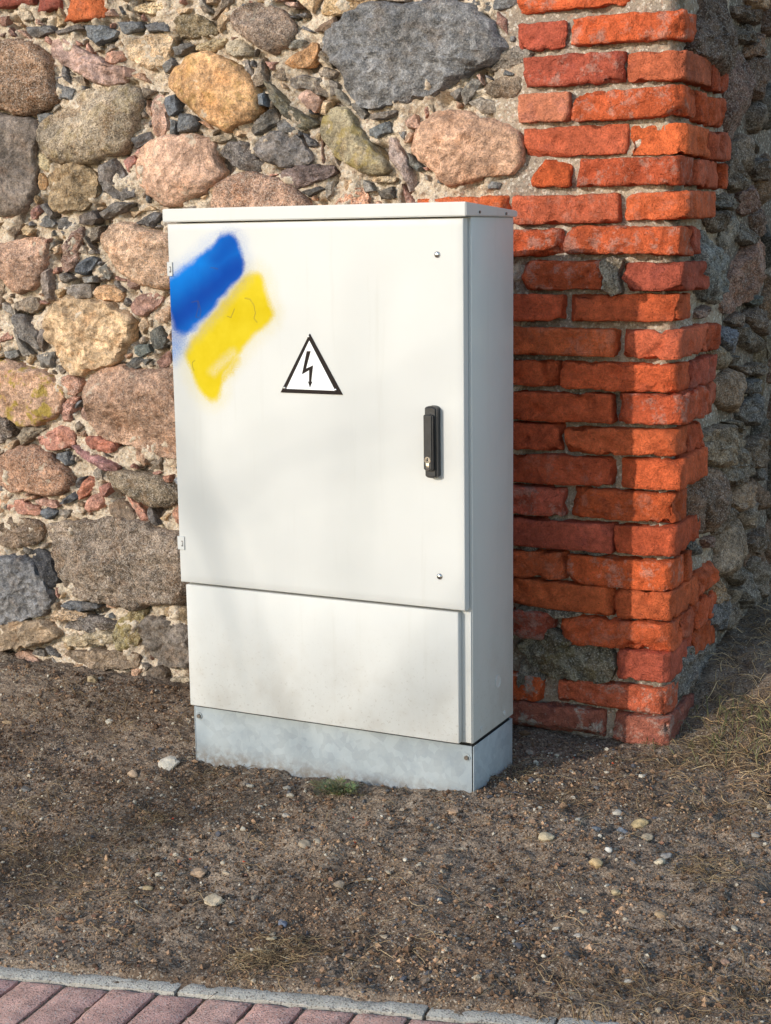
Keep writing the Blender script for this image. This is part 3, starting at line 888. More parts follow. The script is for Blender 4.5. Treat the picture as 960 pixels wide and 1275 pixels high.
def alb(c, k=1.55):
    v = lin(c)
    g = v.mean()
    v = g + (v - g) * 0.80                       # the camera's saturation taken back
    v = v * (1 + 0.55 * np.clip(1 - g / 0.16, 0, 1)) * np.array([1.03, 1.0, 0.95])
    return np.clip(v * k * (1 - 0.28 * np.clip((g - 0.2) / 0.25, 0, 1)), 0, 0.8)

front_wall = empty('fieldstone_wall', 'sunlit wall of mixed fieldstones in pale mortar behind the cabinet', 'stone wall', (-0.9, 0.62, -0.04))
side_wall = empty('fieldstone_wall', 'shaded fieldstone wall running back behind the brick corner at the right edge', 'stone wall', (0.30, 1.4, 0.0))
bpy.context.view_layer.update()
def child(o, parent):
    o.parent = parent
    o.matrix_parent_inverse = Matrix.Translation(-Vector(parent.location))

# occupancy of the front wall (5 mm cells) for filling the gaps with chips
U0, U1, V0, V1, CS = -3.2, 0.05, -0.2, 2.3, 0.005
occ = np.zeros((int((V1 - V0) / CS), int((U1 - U0) / CS)), bool)
def raster(poly, grow=0.0):
    p = np.array(poly)
    c = p.mean(0)
    if grow:
        d = p - c
        p = p + d / np.maximum(np.linalg.norm(d, axis=1)[:, None], 1e-6) * grow
    a = np.floor((p.min(0) - (U0, V0)) / CS).astype(int) - 1
    b = np.ceil((p.max(0) - (U0, V0)) / CS).astype(int) + 1
    a = np.clip(a, 0, (occ.shape[1] - 1, occ.shape[0] - 1)); b = np.clip(b, 1, (occ.shape[1], occ.shape[0]))
    us = U0 + (np.arange(a[0], b[0]) + 0.5) * CS
    vs = V0 + (np.arange(a[1], b[1]) + 0.5) * CS
    X, Y = np.meshgrid(us, vs)
    ins = np.zeros(X.shape, bool)
    n = len(p)
    for i in range(n):
        x0, y0 = p[i]; x1, y1 = p[(i + 1) % n]
        if y0 == y1: continue
        cr = ((y0 > Y) != (y1 > Y)) & (X < (x1 - x0) * (Y - y0) / (y1 - y0) + x0)
        ins ^= cr
    return (slice(a[1], b[1]), slice(a[0], b[0])), ins

seed = 100
n_front = 0
for it in STONES:
    z, style, colr, pts = it[:4]
    lich = it[4] if len(it) > 4 else 0.0
    poly = poly_front(Z(pts, *z))
    sl, ins = raster(poly); occ[sl] |= ins
    seed += 1
    dark = sum(colr) < 310
    sz = math.sqrt(abs(area(poly)))
    o = put_stone(FRONT, poly, seed, style, alb(colr), None, 'stone', lime=0.15 if dark else rng.uniform(0.2, 0.8), lichen=lich,
                  grain=float(rng.uniform(0.1, 1.0)) if style != 'chip' else 0.3, lift=rng.uniform(0.004, 0.012) + (0.008 if sz > 0.12 else 0), res=0.0055)
    child(o, front_wall); n_front += 1

# brick zone, no stones there
for poly in ([(-0.12, -0.2), (0.05, -0.2), (0.05, 2.3), (-0.09, 2.3)], [(-0.36, 1.325), (-0.1, 1.325), (-0.1, 1.38), (-0.36, 1.38)],
             [(-1.8, 1.925), (-1.42, 1.925), (-1.42, 2.1), (-1.8, 2.1)]):
    sl, ins = raster(np.array(poly)); occ[sl] |= ins

PAL = [(92, 90, 92), (104, 98, 94), (84, 86, 90), (128, 120, 112), (186, 156, 124), (146, 130, 114), (158, 124, 108), (170, 134, 108), (150, 108, 94), (190, 160, 124), (176, 148, 110), (108, 96, 84), (132, 118, 100)]
PALB = [(170, 134, 110), (140, 120, 100), (120, 110, 102), (186, 148, 118), (150, 116, 98), (104, 100, 98), (160, 140, 112)]
def rand_poly(c, r, k, asp, ang):
    a = np.sort(rng.uniform(0, 2 * math.pi, k) * 0.35 + np.linspace(0, 2 * math.pi, k, endpoint=False))
    rad = r * rng.uniform(0.75, 1.15, k)
    q = np.stack([np.cos(a) * rad * asp, np.sin(a) * rad / asp], 1)
    R_ = np.array([[math.cos(ang), -math.sin(ang)], [math.sin(ang), math.cos(ang)]])
    return q @ R_.T + c
# hidden and out-of-frame boulders, then chips of falling size
rest_V, rest_Q, rest_T, rest_C, rest_n = [], [], [], [], 0
cab_u = lambda c: (-0.95 < c[0] < -0.15) and (c[1] < 1.28)
def in_view(c):
    return c[0] > -1.86 and c[1] < 1.97 and c[1] > -0.05 and not (-1.13 < c[0] < -0.14 and c[1] < 1.33)
def emit_rest(poly, style, colr, s, res, H=None, plane=FRONT):
    global rest_n
    c, V, q, t = stone_geom(poly, s, style, H, 0.006, res)
    W = plane.w(V) + plane.o + c[0] * plane.eu + c[1] * plane.ev
    if plane.flip(): q, t = q[:, ::-1], t[:, ::-1]
    rest_V.append(W); rest_Q.append(q + rest_n); rest_T.append(t + rest_n)
    rest_C.append(np.tile(alb(colr), (len(W), 1))); rest_n += len(W)
for r0, tries, style in ((0.10, 1600, 'flat'), (0.055, 2600, 'flat'), (0.042, 1300, 'chip'), (0.030, 2600, 'chip'), (0.022, 4600, 'chip'), (0.015, 5000, 'chip'), (0.010, 4500, 'chip')):
    for k in range(tries):
        c = np.array([rng.uniform(U0 + 0.05, 0.0), rng.uniform(V0, V1 - 0.05)])
        big = r0 > 0.05
        vis = in_view(c)
        if big and vis: continue
        if not vis and r0 < 0.02: continue
        if vis and c[1] < 0.35 and r0 < 0.02 and rng.random() < 0.5: continue
        if occ[int((c[1] - V0) / CS), int((c[0] - U0) / CS)]: continue
        rr_ = r0 * rng.uniform(0.75, 1.2)
        poly = rand_poly(c, rr_, 8 if big else int(rng.integers(4, 7)), rng.uniform(1.0, 1.25 if big else 1.75), rng.uniform(0, math.pi))
        sl, ins = raster(poly, 0.004)
        if ins.sum() == 0 or (occ[sl] & ins).sum() > 0.02 * ins.sum(): continue
        sl, ins = raster(poly, 0.0)
        occ[sl] |= ins
        seed += 1
        colr = (PALB if big else PAL)[rng.integers(len(PALB if big else PAL))]
        colr = tuple(np.array(colr) * rng.uniform(0.9, 1.1))
        if vis and n_front < 298 and r0 > 0.012:
            o = put_stone(FRONT, poly, seed, style, alb(colr), None, 'stone', lime=rng.uniform(0.1, 0.6), grain=0.5, lift=rng.uniform(0.002, 0.010), res=0.0045)
            child(o, front_wall); n_front += 1
        else:
            emit_rest(poly, style, colr, seed, 0.012 if big else 0.006)

def tinted(me, colors):
    at = me.attributes.new('tint', 'FLOAT_COLOR', 'POINT')
    at.data.foreach_set('color', np.c_[colors, np.ones(len(colors))].astype(np.float32).ravel())

me = mesh_np('small_stones', np.vstack(rest_V), np.vstack(rest_Q), np.vstack(rest_T))
tinted(me, np.vstack(rest_C))
o = add('small_stones', me, M_STONE_V); o['kind'] = 'stuff'; o['grain'] = 0.4; o['lime'] = 0.3; o['lichen'] = 0.0
child(o, front_wall)

# mortar sheet of the front wall
def wall_sheet(name, plane, us, vs, amp, mat, parent, hole=None, sd=0):
    X, Y = np.meshgrid(us, vs)
    u, v = X.ravel(), Y.ravel()
    P = np.stack([u, v, np.full_like(u, sd * 3.1)], 1)
    h = amp * (1.1 * fbm(P, 7, 2, 50 + sd) + 0.9 * fbm(P, 22, 3, 60 + sd, 0.65) + 0.75 * fbm(P, 70, 3, 70 + sd, 0.7))
    rg = 1 - np.abs(pnoise(P, 15, 80 + sd)) * 2
    h = h + amp * 0.45 * rg
    if hole is not None: h = h + hole(u, v)
    V = plane.w(np.stack([u, v, h], 1)) + plane.o
    n, k = len(us), len(vs)
    i = np.arange(n * k).reshape(k, n)
    q = np.stack([i[:-1, :-1], i[:-1, 1:], i[1:, 1:], i[1:, :-1]], -1).reshape(-1, 4)
    if plane.flip(): q = q[:, ::-1]
    o = add(name, mesh_np(name, V, q), mat)
    child(o, parent)
    return o
us = np.r_[np.arange(-6, -2.0, 0.05), np.arange(-2.0, -0.02, 0.0054)]
vs = np.r_[np.arange(-0.2, 2.02, 0.0054), np.arange(2.03, 3.2, 0.05)]
def blur(a, k):
    for ax in (0, 1):
        c = np.cumsum(np.pad(a, [(k + 1, k) if x == ax else (0, 0) for x in (0, 1)], mode='edge'), ax)
        n_ = a.shape[ax]
        a = (np.take(c, np.arange(2 * k + 1, 2 * k + 1 + n_), ax) - np.take(c, np.arange(0, n_), ax)) / (2 * k + 1)
    return a
occb = blur(blur(occ.astype(float), 3), 3)
def hug(u, v):
    iu = np.clip(((u - U0) / CS).astype(int), 0, occ.shape[1] - 1); iv = np.clip(((v - V0) / CS).astype(int), 0, occ.shape[0] - 1)
    g = fbm(np.stack([u, v, 0 * u], 1), 13, 3, 222)
    return 0.030 * occb[iv, iu] * smooth(-0.2, 0.4, g) - 0.013 - 0.05 * smooth(-0.13, -0.05, u) - 0.045 * smooth(0.10, 0.42, fbm(np.stack([u, v, 0 * u + 5], 1), 11, 3, 231))
wall_sheet('mortar', FRONT, us, vs, 0.016, M_MORTAR, front_wall, sd=1, hole=hug)
# wall core so that it is solid
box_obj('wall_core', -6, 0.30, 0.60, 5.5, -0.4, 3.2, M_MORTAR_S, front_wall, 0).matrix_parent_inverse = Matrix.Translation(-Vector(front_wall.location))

# ------------------------------------------------------------------ side wall stones
seed = 3000
for it in SIDE_STONES:
    z, style, colr, pts = it[:4]
    poly = poly_side(Z(pts, *z))
    if z is Z7: poly[:, 0] = np.maximum(poly[:, 0], 0.60); poly[:, 1] -= 0.02
    seed += 1
    o = put_stone(SIDE, poly, seed, style, alb(colr, 1.12) * np.array([1.08, 0.98, 0.86]), None, 'stone', lime=0.15, grain=0.8, H=(min(0.05, 0.25 * math.sqrt(abs(area(poly))) + 0.008) if z is not Z7 else 0.014), lift=rng.uniform(0.006, 0.02), res=0.008)  # stone colours toned darker and warmer to suit this wall's shade
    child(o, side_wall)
rest_V, rest_Q, rest_T, rest_C, rest_n = [], [], [], [], 0
yy = 1.47
while yy < 5.0:
    zz = 0.0
    w = rng.uniform(0.16, 0.3)
    while zz < 3.0:
        h = rng.uniform(0.14, 0.26)
        poly = rand_poly(np.array([yy + w / 2 + rng.uniform(-0.03, 0.03), zz + h / 2]), math.sqrt(w * h) * rng.uniform(0.40, 0.56), int(rng.integers(6, 10)), rng.uniform(1.0, 1.3), rng.uniform(0, 3.1))
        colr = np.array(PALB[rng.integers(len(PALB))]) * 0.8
        emit_rest(poly, 'flat', colr, 5000 + rest_n % 991, 0.02, 0.04, SIDE)
        zz += h
    yy += w
zz = 1.95
while zz < 3.0:
    for y0 in np.arange(0.7, 1.66, 0.2):
        poly = rand_poly(np.array([y0, zz]), 0.09, 8, 1.05, 0)
        emit_rest(poly, 'flat', np.array(PALB[rng.integers(len(PALB))]) * 0.8, 5000 + rest_n % 991, 0.02, 0.04, SIDE)
    zz += 0.19
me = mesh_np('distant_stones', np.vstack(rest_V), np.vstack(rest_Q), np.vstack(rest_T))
tinted(me, np.vstack(rest_C) * np.array([0.55, 0.52, 0.47]))  # palette toned down in colour for the shaded return wall
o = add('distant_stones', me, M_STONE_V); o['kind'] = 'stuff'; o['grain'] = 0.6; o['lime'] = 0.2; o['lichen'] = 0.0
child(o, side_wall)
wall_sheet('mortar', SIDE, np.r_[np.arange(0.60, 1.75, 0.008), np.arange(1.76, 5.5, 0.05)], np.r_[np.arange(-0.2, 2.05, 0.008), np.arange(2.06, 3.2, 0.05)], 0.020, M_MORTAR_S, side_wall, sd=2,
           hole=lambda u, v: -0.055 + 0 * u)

# ------------------------------------------------------------------ bricks
def brick_mesh(L, D, H, sd, corner=False, wear=1.0, bites=3, res=0.0085):
    """box L (x) * D (y) * H (z), centred in x,z; front face at y=0 going to +D"""
    r = np.random.default_rng(sd)
    nx = max(6, int(L / res)); nz = max(6, int(H / res)); ny = max(4, int(D / (res * 1.4)))
    def face(n1, n2):
        i = np.arange((n1 + 1) * (n2 + 1)).reshape(n2 + 1, n1 + 1)
        return np.stack([i[:-1, :-1], i[:-1, 1:], i[1:, 1:], i[1:, :-1]], -1).reshape(-1, 4)
    Vs, Qs, n = [], [], 0
    def addf(fn, n1, n2, rev):
        nonlocal n
        A, B = np.meshgrid(np.linspace(-1, 1, n1 + 1), np.linspace(-1, 1, n2 + 1))
        v = fn(A.ravel(), B.ravel()); q = face(n1, n2)
        if rev: q = q[:, ::-1]
        Vs.append(v); Qs.append(q + n); n += len(v)
    o1 = lambda a: np.ones_like(a)
    addf(lambda a, b: np.stack([a, -o1(a), b], 1), nx, nz, False)
    addf(lambda a, b: np.stack([a, o1(a), b], 1), nx, nz, True)
    addf(lambda a, b: np.stack([a, b, o1(a)], 1), nx, ny, False)
    addf(lambda a, b: np.stack([a, b, -o1(a)], 1), nx, ny, True)
    addf(lambda a, b: np.stack([o1(a), a, b], 1), ny, nz, False)
    addf(lambda a, b: np.stack([-o1(a), a, b], 1), ny, nz, True)
    C = np.vstack(Vs)
    half = np.array([L / 2, D / 2, H / 2])
    P = C * half
    rad = 0.0042 * wear * (1 + 0.6 * pnoise(P + sd * 1.7, 30, 1))
    inner = np.clip(P, -(half - rad[:, None]), half - rad[:, None])
    d = P - inner
    ln = np.linalg.norm(d, axis=1)
    P = np.where(ln[:, None] > 1e-9, inner + d / np.maximum(ln, 1e-9)[:, None] * rad[:, None], P)
    for k in range(bites):
        # break edges off along planes
        s = np.array([r.choice([-1, 1]), -1.0, r.choice([-1, 1])])
        nd = np.array([s[0] * r.uniform(0.0, 1.0), -r.uniform(0.35, 1.0), s[2] * r.uniform(0.25, 1.0)])
        if r.random() < 0.35: nd[2] *= 0.15
        nd /= np.linalg.norm(nd)
        sup = np.abs(nd) @ half
        cut = r.uniform(0.004, 0.026) * wear
        ex = P @ nd - (sup - cut) + 0.003 * fbm(P + sd, 35, 2, 7)
        P = P - nd * np.maximum(ex, 0)[:, None]
    if corner:
        nd = np.array([0.8, -0.6, r.uniform(-0.1, 0.1)]); nd /= np.linalg.norm(nd)
        sup = np.abs(nd) @ half
        ex = P @ nd - (sup - r.uniform(0.003, 0.020) * wear) + 0.004 * fbm(P + sd, 30, 2, 8)
        P = P - nd * np.maximum(ex, 0)[:, None]
    Q = P + np.array([sd * 0.91, sd * 0.37, sd * 0.53])
    nn = C * (np.abs(C) > 0.999)
    nn = nn / np.maximum(np.linalg.norm(nn, axis=1)[:, None], 1e-6)
    disp = 0.0042 * fbm(Q, 12, 2, 3) + 0.0040 * fbm(Q * np.array([1, 1, 1.5]), 42, 3, 5, 0.65)
    disp = disp - 0.009 * smooth(0.12, 0.4, fbm(Q, 20, 2, 13)) * wear
    P = P + nn * disp[:, None] * wear
    P[:, 1] += D / 2
    quads = np.vstack(Qs)
    # weld the seams
    key = np.round(C * np.array([5000, 5000, 5000])).astype(np.int64)
    _, first, inv = np.unique(key, axis=0, return_index=True, return_inverse=True)
    inv = inv.ravel()
    cnt = np.bincount(inv)
    W = np.stack([np.bincount(inv, P[:, k]) / cnt for k in range(3)], 1)
    return mesh_np('brick', W, inv[quads])

BRICKC = [(200, 92, 54), (194, 88, 52), (204, 98, 56), (190, 86, 54), (198, 90, 50), (180, 86, 64), (206, 98, 58), (192, 94, 64)]
def brick_col(k=None, f=1.0):
    c = np.array(BRICKC[rng.integers(len(BRICKC))] if k is None else k, float) * rng.uniform(0.92, 1.06)
    return lin(c) * f * np.array([1.14, 1.22, 1.25])
pier = empty('brick_corner', 'weathered orange-red brick corner of the wall to the right of the cabinet', 'brick corner', (0.12, 0.60, -0.05))
bpy.context.view_layer.update()
FACE_Y = 0.532
def put_brick(x0, x1, z0, z1, yf, depth, sd, corner=False, wear=1.0, bites=3, col=None, lime=0.0, axis='front', parent=None):
    L, H = x1 - x0, z1 - z0
    me = brick_mesh(L, depth, H, sd, corner, wear, bites)
    o = add('brick', me, M_BRICK)
    if axis == 'front':
        o.location = ((x0 + x1) / 2, yf, (z0 + z1) / 2)
        o.rotation_euler = (rng.normal(0, 0.012), rng.normal(0, 0.008), rng.normal(0, 0.012))
    else:                                    # x0,x1 run along +Y on the return wall, yf is the x of its face
        o.location = (yf, (x0 + x1) / 2, (z0 + z1) / 2)
        o.rotation_euler = (rng.normal(0, 0.008), rng.normal(0, 0.012), math.pi / 2 + rng.normal(0, 0.012))
    cc = brick_col() if col is None else col
    o.color = (*[float(x) for x in cc], 1)
    o['lime'] = float(lime)
    child(o, pier if parent is None else parent)
    return o
sd = 1
for ci, (z, bs, send) in enumerate(COURSES):
    zc, zh = [], []
    for (x0, x1, y0, y1) in bs:
        if y1 - y0 < 60: continue
        (a, b), (c_, d_) = Z([((x0 + x1) / 2, y0), ((x0 + x1) / 2, y1)], *z)
        zt = unproj(a, b, 1, FACE_Y)[2]; zb = unproj(c_, d_, 1, FACE_Y)[2]
        zc.append((zt + zb) / 2); zh.append(zt - zb)
    zm, hm = float(np.mean(zc)), float(np.clip(np.mean(zh) + 0.004, 0.064, 0.076))
    cx = 0.350 if zm > 0.55 else 0.326 + 0.024 * max(0, (zm + 0.05) / 0.6)
    for bi, (x0, x1, y0, y1) in enumerate(bs):
        sd += 1
        ym = (y0 + y1) / 2
        q0 = unproj(*Z([(x0, ym)], *z)[0], 1, FACE_Y)[0]
        q1 = unproj(*Z([(x1, ym)], *z)[0], 1, FACE_Y)[0]
        last = bi == len(bs) - 1 and ci > 0
        zz = zm + rng.normal(0, 0.002)
        hh = hm + rng.normal(0, 0.002)
        yf = FACE_Y + rng.uniform(-0.004, 0.009)
        lime = float(rng.choice([0, 0, 0.15, 0.35])); col = None
        if ci >= 21: lime = 0.9 if not last else 0.5
        if ci == 19 and bi == 0: lime = 0.4
        if ci == 3 and bi == 0: col = brick_col((196, 118, 88))
        if ci == 2 and bi == 1: col = brick_col((190, 98, 66))
        if ci == 22: col = brick_col((160, 92, 74))
        if last:
            long_front = (q1 - q0) > 0.19
            xr = max(q1, cx - 0.012) if not long_front else max(q1, cx - 0.018)
            xr = min(xr, cx + 0.004)
            dp = 0.125 if long_front else 0.255
            put_brick(q0, xr, zz - hh / 2, zz + hh / 2, yf, dp, sd, True, rng.uniform(0.9, 1.25), 4, col, lime)
            # bricks behind it on the return face
            if send:
                ye = unproj(*Z([(send, ym)], *z)[0], 0, cx)[1]
                ys = yf + dp + 0.012
                while ye - ys > 0.05:
                    ln = min(rng.choice([0.125, 0.25]) if ye - ys > 0.3 else ye - ys, ye - ys)
                    if ye - ys - ln < 0.05: ln = ye - ys
                    sd += 1
                    put_brick(ys, ys + ln, zz - hh / 2 - 0.003, zz + hh / 2 - 0.003, cx + rng.uniform(-0.016, -0.004), 0.12, sd, False, 1.15, 4,
                              brick_col(f=0.9), 0.12, 'side')
                    ys += ln + 0.012
        else:
            # single long run on the wall is two or three bricks
            if q1 - q0 > 0.33 and ci != 0:
                mid = q0 + (q1 - q0) * (0.5 if ci != 6 else 0.62)
                if ci == 6:
                    put_brick(q0, mid - 0.006, zz - hh / 2, zz + hh / 2, yf, 0.12, sd, False, 1.0, 3, brick_col((176, 88, 62)), 0.2); sd += 1
                    put_brick(mid + 0.006, q1, zz - hh / 2, zz + hh / 2, yf, 0.12, sd, False, 1.0, 3, brick_col((186, 92, 64)), 0.1)
                else:
                    put_brick(q0 - 0.02, q1, zz - hh / 2, zz + hh / 2, yf, 0.12, sd, False, 1.0, 3, col, lime)
            else:
                put_brick(q0, q1, zz - hh / 2, zz + hh / 2, yf, 0.12, sd, False, rng.uniform(0.85, 1.2), 4, col, lime)
# courses above the frame and bricks at the wall's top left
for k in range(12):
    zz = 1.86 + k * 0.084
    for (a, b) in ((-0.07, 0.2), (0.215, 0.348)) if k % 2 else ((-0.07, 0.07), (0.085, 0.348)):
        sd += 1
        put_brick(a, b, zz - 0.033, zz + 0.033, FACE_Y, 0.12 if b - a > 0.15 else 0.25, sd, b > 0.3, 1.0, 3)
for (xa, xb, yb) in ((-30, 42, 13), (44, 74, 15), (80, 130, 27)):
    a = unproj(xa, yb, 1, 0.54); b = unproj(xb, yb, 1, 0.54)
    sd += 1
    put_brick(a[0], b[0], a[2], a[2] + 0.066, 0.536, 0.12, sd, False, 1.1, 4, brick_col((150, 80, 66) if xb < 80 else (190, 100, 60)), 0.1, parent=front_wall)
for k in range(6):
    sd += 1
    xa = -1.44 + k * 0.25
    put_brick(xa, xa + 0.235, 1.985, 2.05, 0.536, 0.12, sd, False, 1.1, 3, None, 0.2, parent=front_wall)

# the odd grey stone wedged between two bricks, and the grey rendered blocks low down
def front_extra(pts, style, col, z, H, lime=0.2, lift=0.02, lichen=0):
    global seed
    seed += 1
    o = put_stone(FRONT, poly_front(Z(pts, *z)), seed, style, alb(col, 1.0), None, 'stone', lime=lime, grain=0.7, H=H, lift=lift, res=0.005, lichen=lichen)
    child(o, pier)
front_extra([(358,66),(400,56),(428,72),(420,120),(425,178),(395,190),(366,176),(372,128),(356,92)], 'chip', (150,142,126), B6, 0.026)
front_extra([(70,560),(150,525),(260,560),(395,585),(402,660),(370,712),(250,700),(160,680),(90,620)], 'flat', (116,108,90), B7, 0.02, 0.9, 0.016, 0.12)
front_extra([(60,440),(120,430),(170,455),(175,488),(110,480),(60,465)], 'flat', (122,112,96), B7, 0.014, 0.9, 0.014)
front_extra([(160,455),(210,450),(290,462),(270,480),(215,482),(190,490)], 'flat', (116,106,92), B7, 0.014, 0.9, 0.014)
front_extra([(60,690),(100,600),(160,690),(140,720),(60,740)], 'flat', (140,128,112), B7, 0.012, 0.9, 0.012)
front_extra([(270,228),(350,238),(380,255),(340,268),(280,250)], 'flat', (120,116,108), B7, 0.012, 0.5, 0.012)
front_extra([(75,225),(125,228),(128,245),(80,248)], 'flat', (110,106,98), B7, 0.012, 0.5, 0.012)

# mortar core of the brick corner: front face, rounded corner, return face in one sheet
s1 = np.arange(-0.16, 0.3165, 0.006); s2 = np.arange(0.560, 1.06, 0.007)
us_ = np.r_[s1, 0.3165 + np.arange(len(s2)) * 0.007]
px_ = np.r_[s1, np.full(len(s2), 0.3165)]; py_ = np.r_[np.full(len(s1), 0.578), s2]
nx_ = np.r_[np.zeros(len(s1)), np.ones(len(s2))]; ny_ = np.r_[-np.ones(len(s1)), np.zeros(len(s2))]
vs_ = np.r_[np.arange(-0.2, 2.0, 0.006), np.arange(2.02, 3.2, 0.05)]
nU, nV = len(us_), len(vs_)
PX, ZV = np.meshgrid(px_, vs_); PY, _ = np.meshgrid(py_, vs_); NX, _ = np.meshgrid(nx_, vs_); NY, _ = np.meshgrid(ny_, vs_); US, _ = np.meshgrid(us_, vs_)
P = np.stack([US.ravel(), ZV.ravel(), np.full(US.size, 9.3)], 1)
h = 0.010 * fbm(P, 9, 2, 90) + 0.008 * fbm(P, 30, 3, 92, 0.65) + 0.004 * fbm(P, 95, 2, 94)
h = h + 0.020 * smooth(1.22, 1.40, P[:, 1]) * (US.ravel() < 0.3) + 0.006 * (1 - smooth(0.1, 0.3, P[:, 1])) - 0.003
h = h - 0.03 * smooth(0.285, 0.316, US.ravel()) * (NY.ravel() < 0)
h = h - (0.008 + 0.02 * (1 - smooth(0.56, 0.62, PY.ravel()))) * (NX.ravel() > 0)
inset = np.where(ZV.ravel() < 0.5, 0.018 * (0.5 - ZV.ravel()) / 0.55, 0)
V = np.stack([PX.ravel() - inset * NX.ravel() + NX.ravel() * h, PY.ravel() + NY.ravel() * h, ZV.ravel()], 1)
i = np.arange(nU * nV).reshape(nV, nU)
q = np.stack([i[:-1, :-1], i[:-1, 1:], i[1:, 1:], i[1:, :-1]], -1).reshape(-1, 4)
o = add('mortar', mesh_np('mortar', V, q), M_MORTAR_B)
child(o, pier)

# ------------------------------------------------------------------ ground
xs = np.r_[np.arange(-2.3, 1.75, 0.0075)]
ys = np.r_[np.arange(-1.2, 0.62, 0.0065)]
V, q = grid_mesh('soil', xs, ys, soil_full)
# keep only the soil side of the kerb
keepv = (V[:, 0] * KN[0] + V[:, 1] * KN[1]) > KOFF - 0.03
q = q[keepv[q].all(1)]
use = np.zeros(len(V), bool); use[q.ravel()] = True
remap = np.cumsum(use) - 1
soil = add('soil_strip', mesh_np('soil_strip', V[use], remap[q]), M_SOIL)
soil['kind'] = 'structure'
# bank beside the return wall
V, q = grid_mesh('bank', np.arange(0.20, 1.9, 0.012), np.arange(0.60, 5.0, 0.014), soil_full)
bank = add('bank', mesh_np('bank', V, q), M_SOIL); bank['kind'] = 'structure'
# everything else out to the horizon
xs = np.r_[-150, -60, -25, -10, -6, np.arange(-4.5, 4.6, 0.3), 6, 10, 25, 60, 150]
ys = np.r_[-150, -60, -25, -10, -6, np.arange(-4.5, 5.1, 0.3), 10, 25, 60, 150]
V, q = grid_mesh('ground', xs, ys, lambda x, y: np.minimum(soil_z(x, np.clip(y, -1.2, 4.5)), street_z(x)) - 0.09)
gr = add('ground', mesh_np('ground', V, q), M_SOIL); gr['kind'] = 'structure'

# kerb: separate concrete edging stones
KT = 0.040
def street_pt(s, n, dz=0.0):
    xy = KD * s + KN * (KOFF + n)
    return Vector((xy[0], xy[1], STREET_Z0 + STREET_S * xy[0] + dz))
SROT = Matrix.Rotation(math.atan2(STREET_S, 1), 3, 'Y').inverted() @ Matrix.Rotation(KA, 3, 'Z')
def street_block(name, s0, s1, n0, n1, top, depth, mat, parent, sd, bev=0.004, amp=0.0015, col=(0.4, 0.4, 0.4)):
    L, D = s1 - s0, n1 - n0
    nx = max(4, int(L / 0.012)); ny = max(4, int(D / 0.010))
    bm = bmesh.new()
    A, B = np.meshgrid(np.linspace(-1, 1, nx + 1), np.linspace(-1, 1, ny + 1))
    a, b = A.ravel(), B.ravel()
    x, y = a * L / 2, b * D / 2
    e = np.minimum(L / 2 - np.abs(x), D / 2 - np.abs(y))
    P = np.stack([x + sd * 3.3, y + sd * 1.7, np.zeros_like(x)], 1)
    z = -np.maximum(0, bev - e) * 0.9 + amp * fbm(P, 45, 3, 3, 0.7) - 0.004 * smooth(0.15, 0.45, fbm(P, 30, 2, 6)) * (e < 0.014)
    V = np.stack([x, y, z], 1)
    i = np.arange(len(V)).reshape(ny + 1, nx + 1)
    q = np.stack([i[:-1, :-1], i[:-1, 1:], i[1:, 1:], i[1:, :-1]], -1).reshape(-1, 4)
    bd = np.r_[i[0, :-1], i[:-1, -1], i[-1, :0:-1], i[:0:-1, 0]]
    low = V[bd].copy(); low[:, 2] = -depth
    j = len(V) + np.arange(len(bd))
    q2 = np.stack([bd, j, np.roll(j, -1), np.roll(bd, -1)], 1)
    me = mesh_np(name, np.vstack([V, low]), np.vstack([q, q2]))
    me.set_sharp_from_angle(angle=math.radians(50))
    o = add(name, me, mat)
    p = street_pt((s0 + s1) / 2, (n0 + n1) / 2, top)
    o.matrix_world = Matrix.Translation(p) @ SROT.to_4x4()
    o.color = (*[float(v) for v in col], 1)
    o.parent = parent
    return o
kerb = empty('kerb', None, None, (0, 0, 0)); kerb['kind'] = 'structure'
pave = empty('pavement', None, None, (0, 0, 0)); pave['kind'] = 'structure'
def s_of(px, py):
    return float(on_street(px, py)[:2] @ KD)
cuts = [-3.2, -2.2, -1.2, s_of(-190, 1190), s_of(230, 1222), s_of(532, 1256), s_of(692, 1271), s_of(776, 1276)]
for a, b in zip(cuts[:-1], cuts[1:]):
    street_block('kerb_stone', a + 0.003, b - 0.003, -KT, 0.0, -0.001 + rng.uniform(-0.002, 0.002), 0.15, M_PAVER, kerb, int(abs(a) * 77) + 5, 0.003, 0.002, np.array([0.42, 0.40, 0.35]) * rng.uniform(0.92, 1.05))
a = s_of(924, 1277)
for b in (a + 0.5, a + 1.0, a + 1.5):
    street_block('kerb_stone', b - 0.497, b - 0.003, -KT, 0.0, 0.002, 0.15, M_PAVER, kerb, int(b * 77), 0.003, 0.002, (0.34, 0.345, 0.33))
PW, PL = 0.1000, 0.2000
sref = s_of(80, 1222)
for row in range(4):
    for k in range(-9, 15):
        s0 = sref + (k + (0.5 if row % 2 else 0)) * PW
        n1 = -KT - 0.004 - row * PL
        street_block('paver', s0 + 0.0045, s0 + PW - 0.0045, n1 - PL + 0.008, n1 - 0.004, -0.002 + rng.normal(0, 0.0012), 0.06, M_PAVER, pave, 300 + row * 40 + k, 0.006, 0.0012,
                     np.array([0.55, 0.325, 0.27]) * rng.uniform(0.85, 1.1) + rng.normal(0, 0.006, 3))
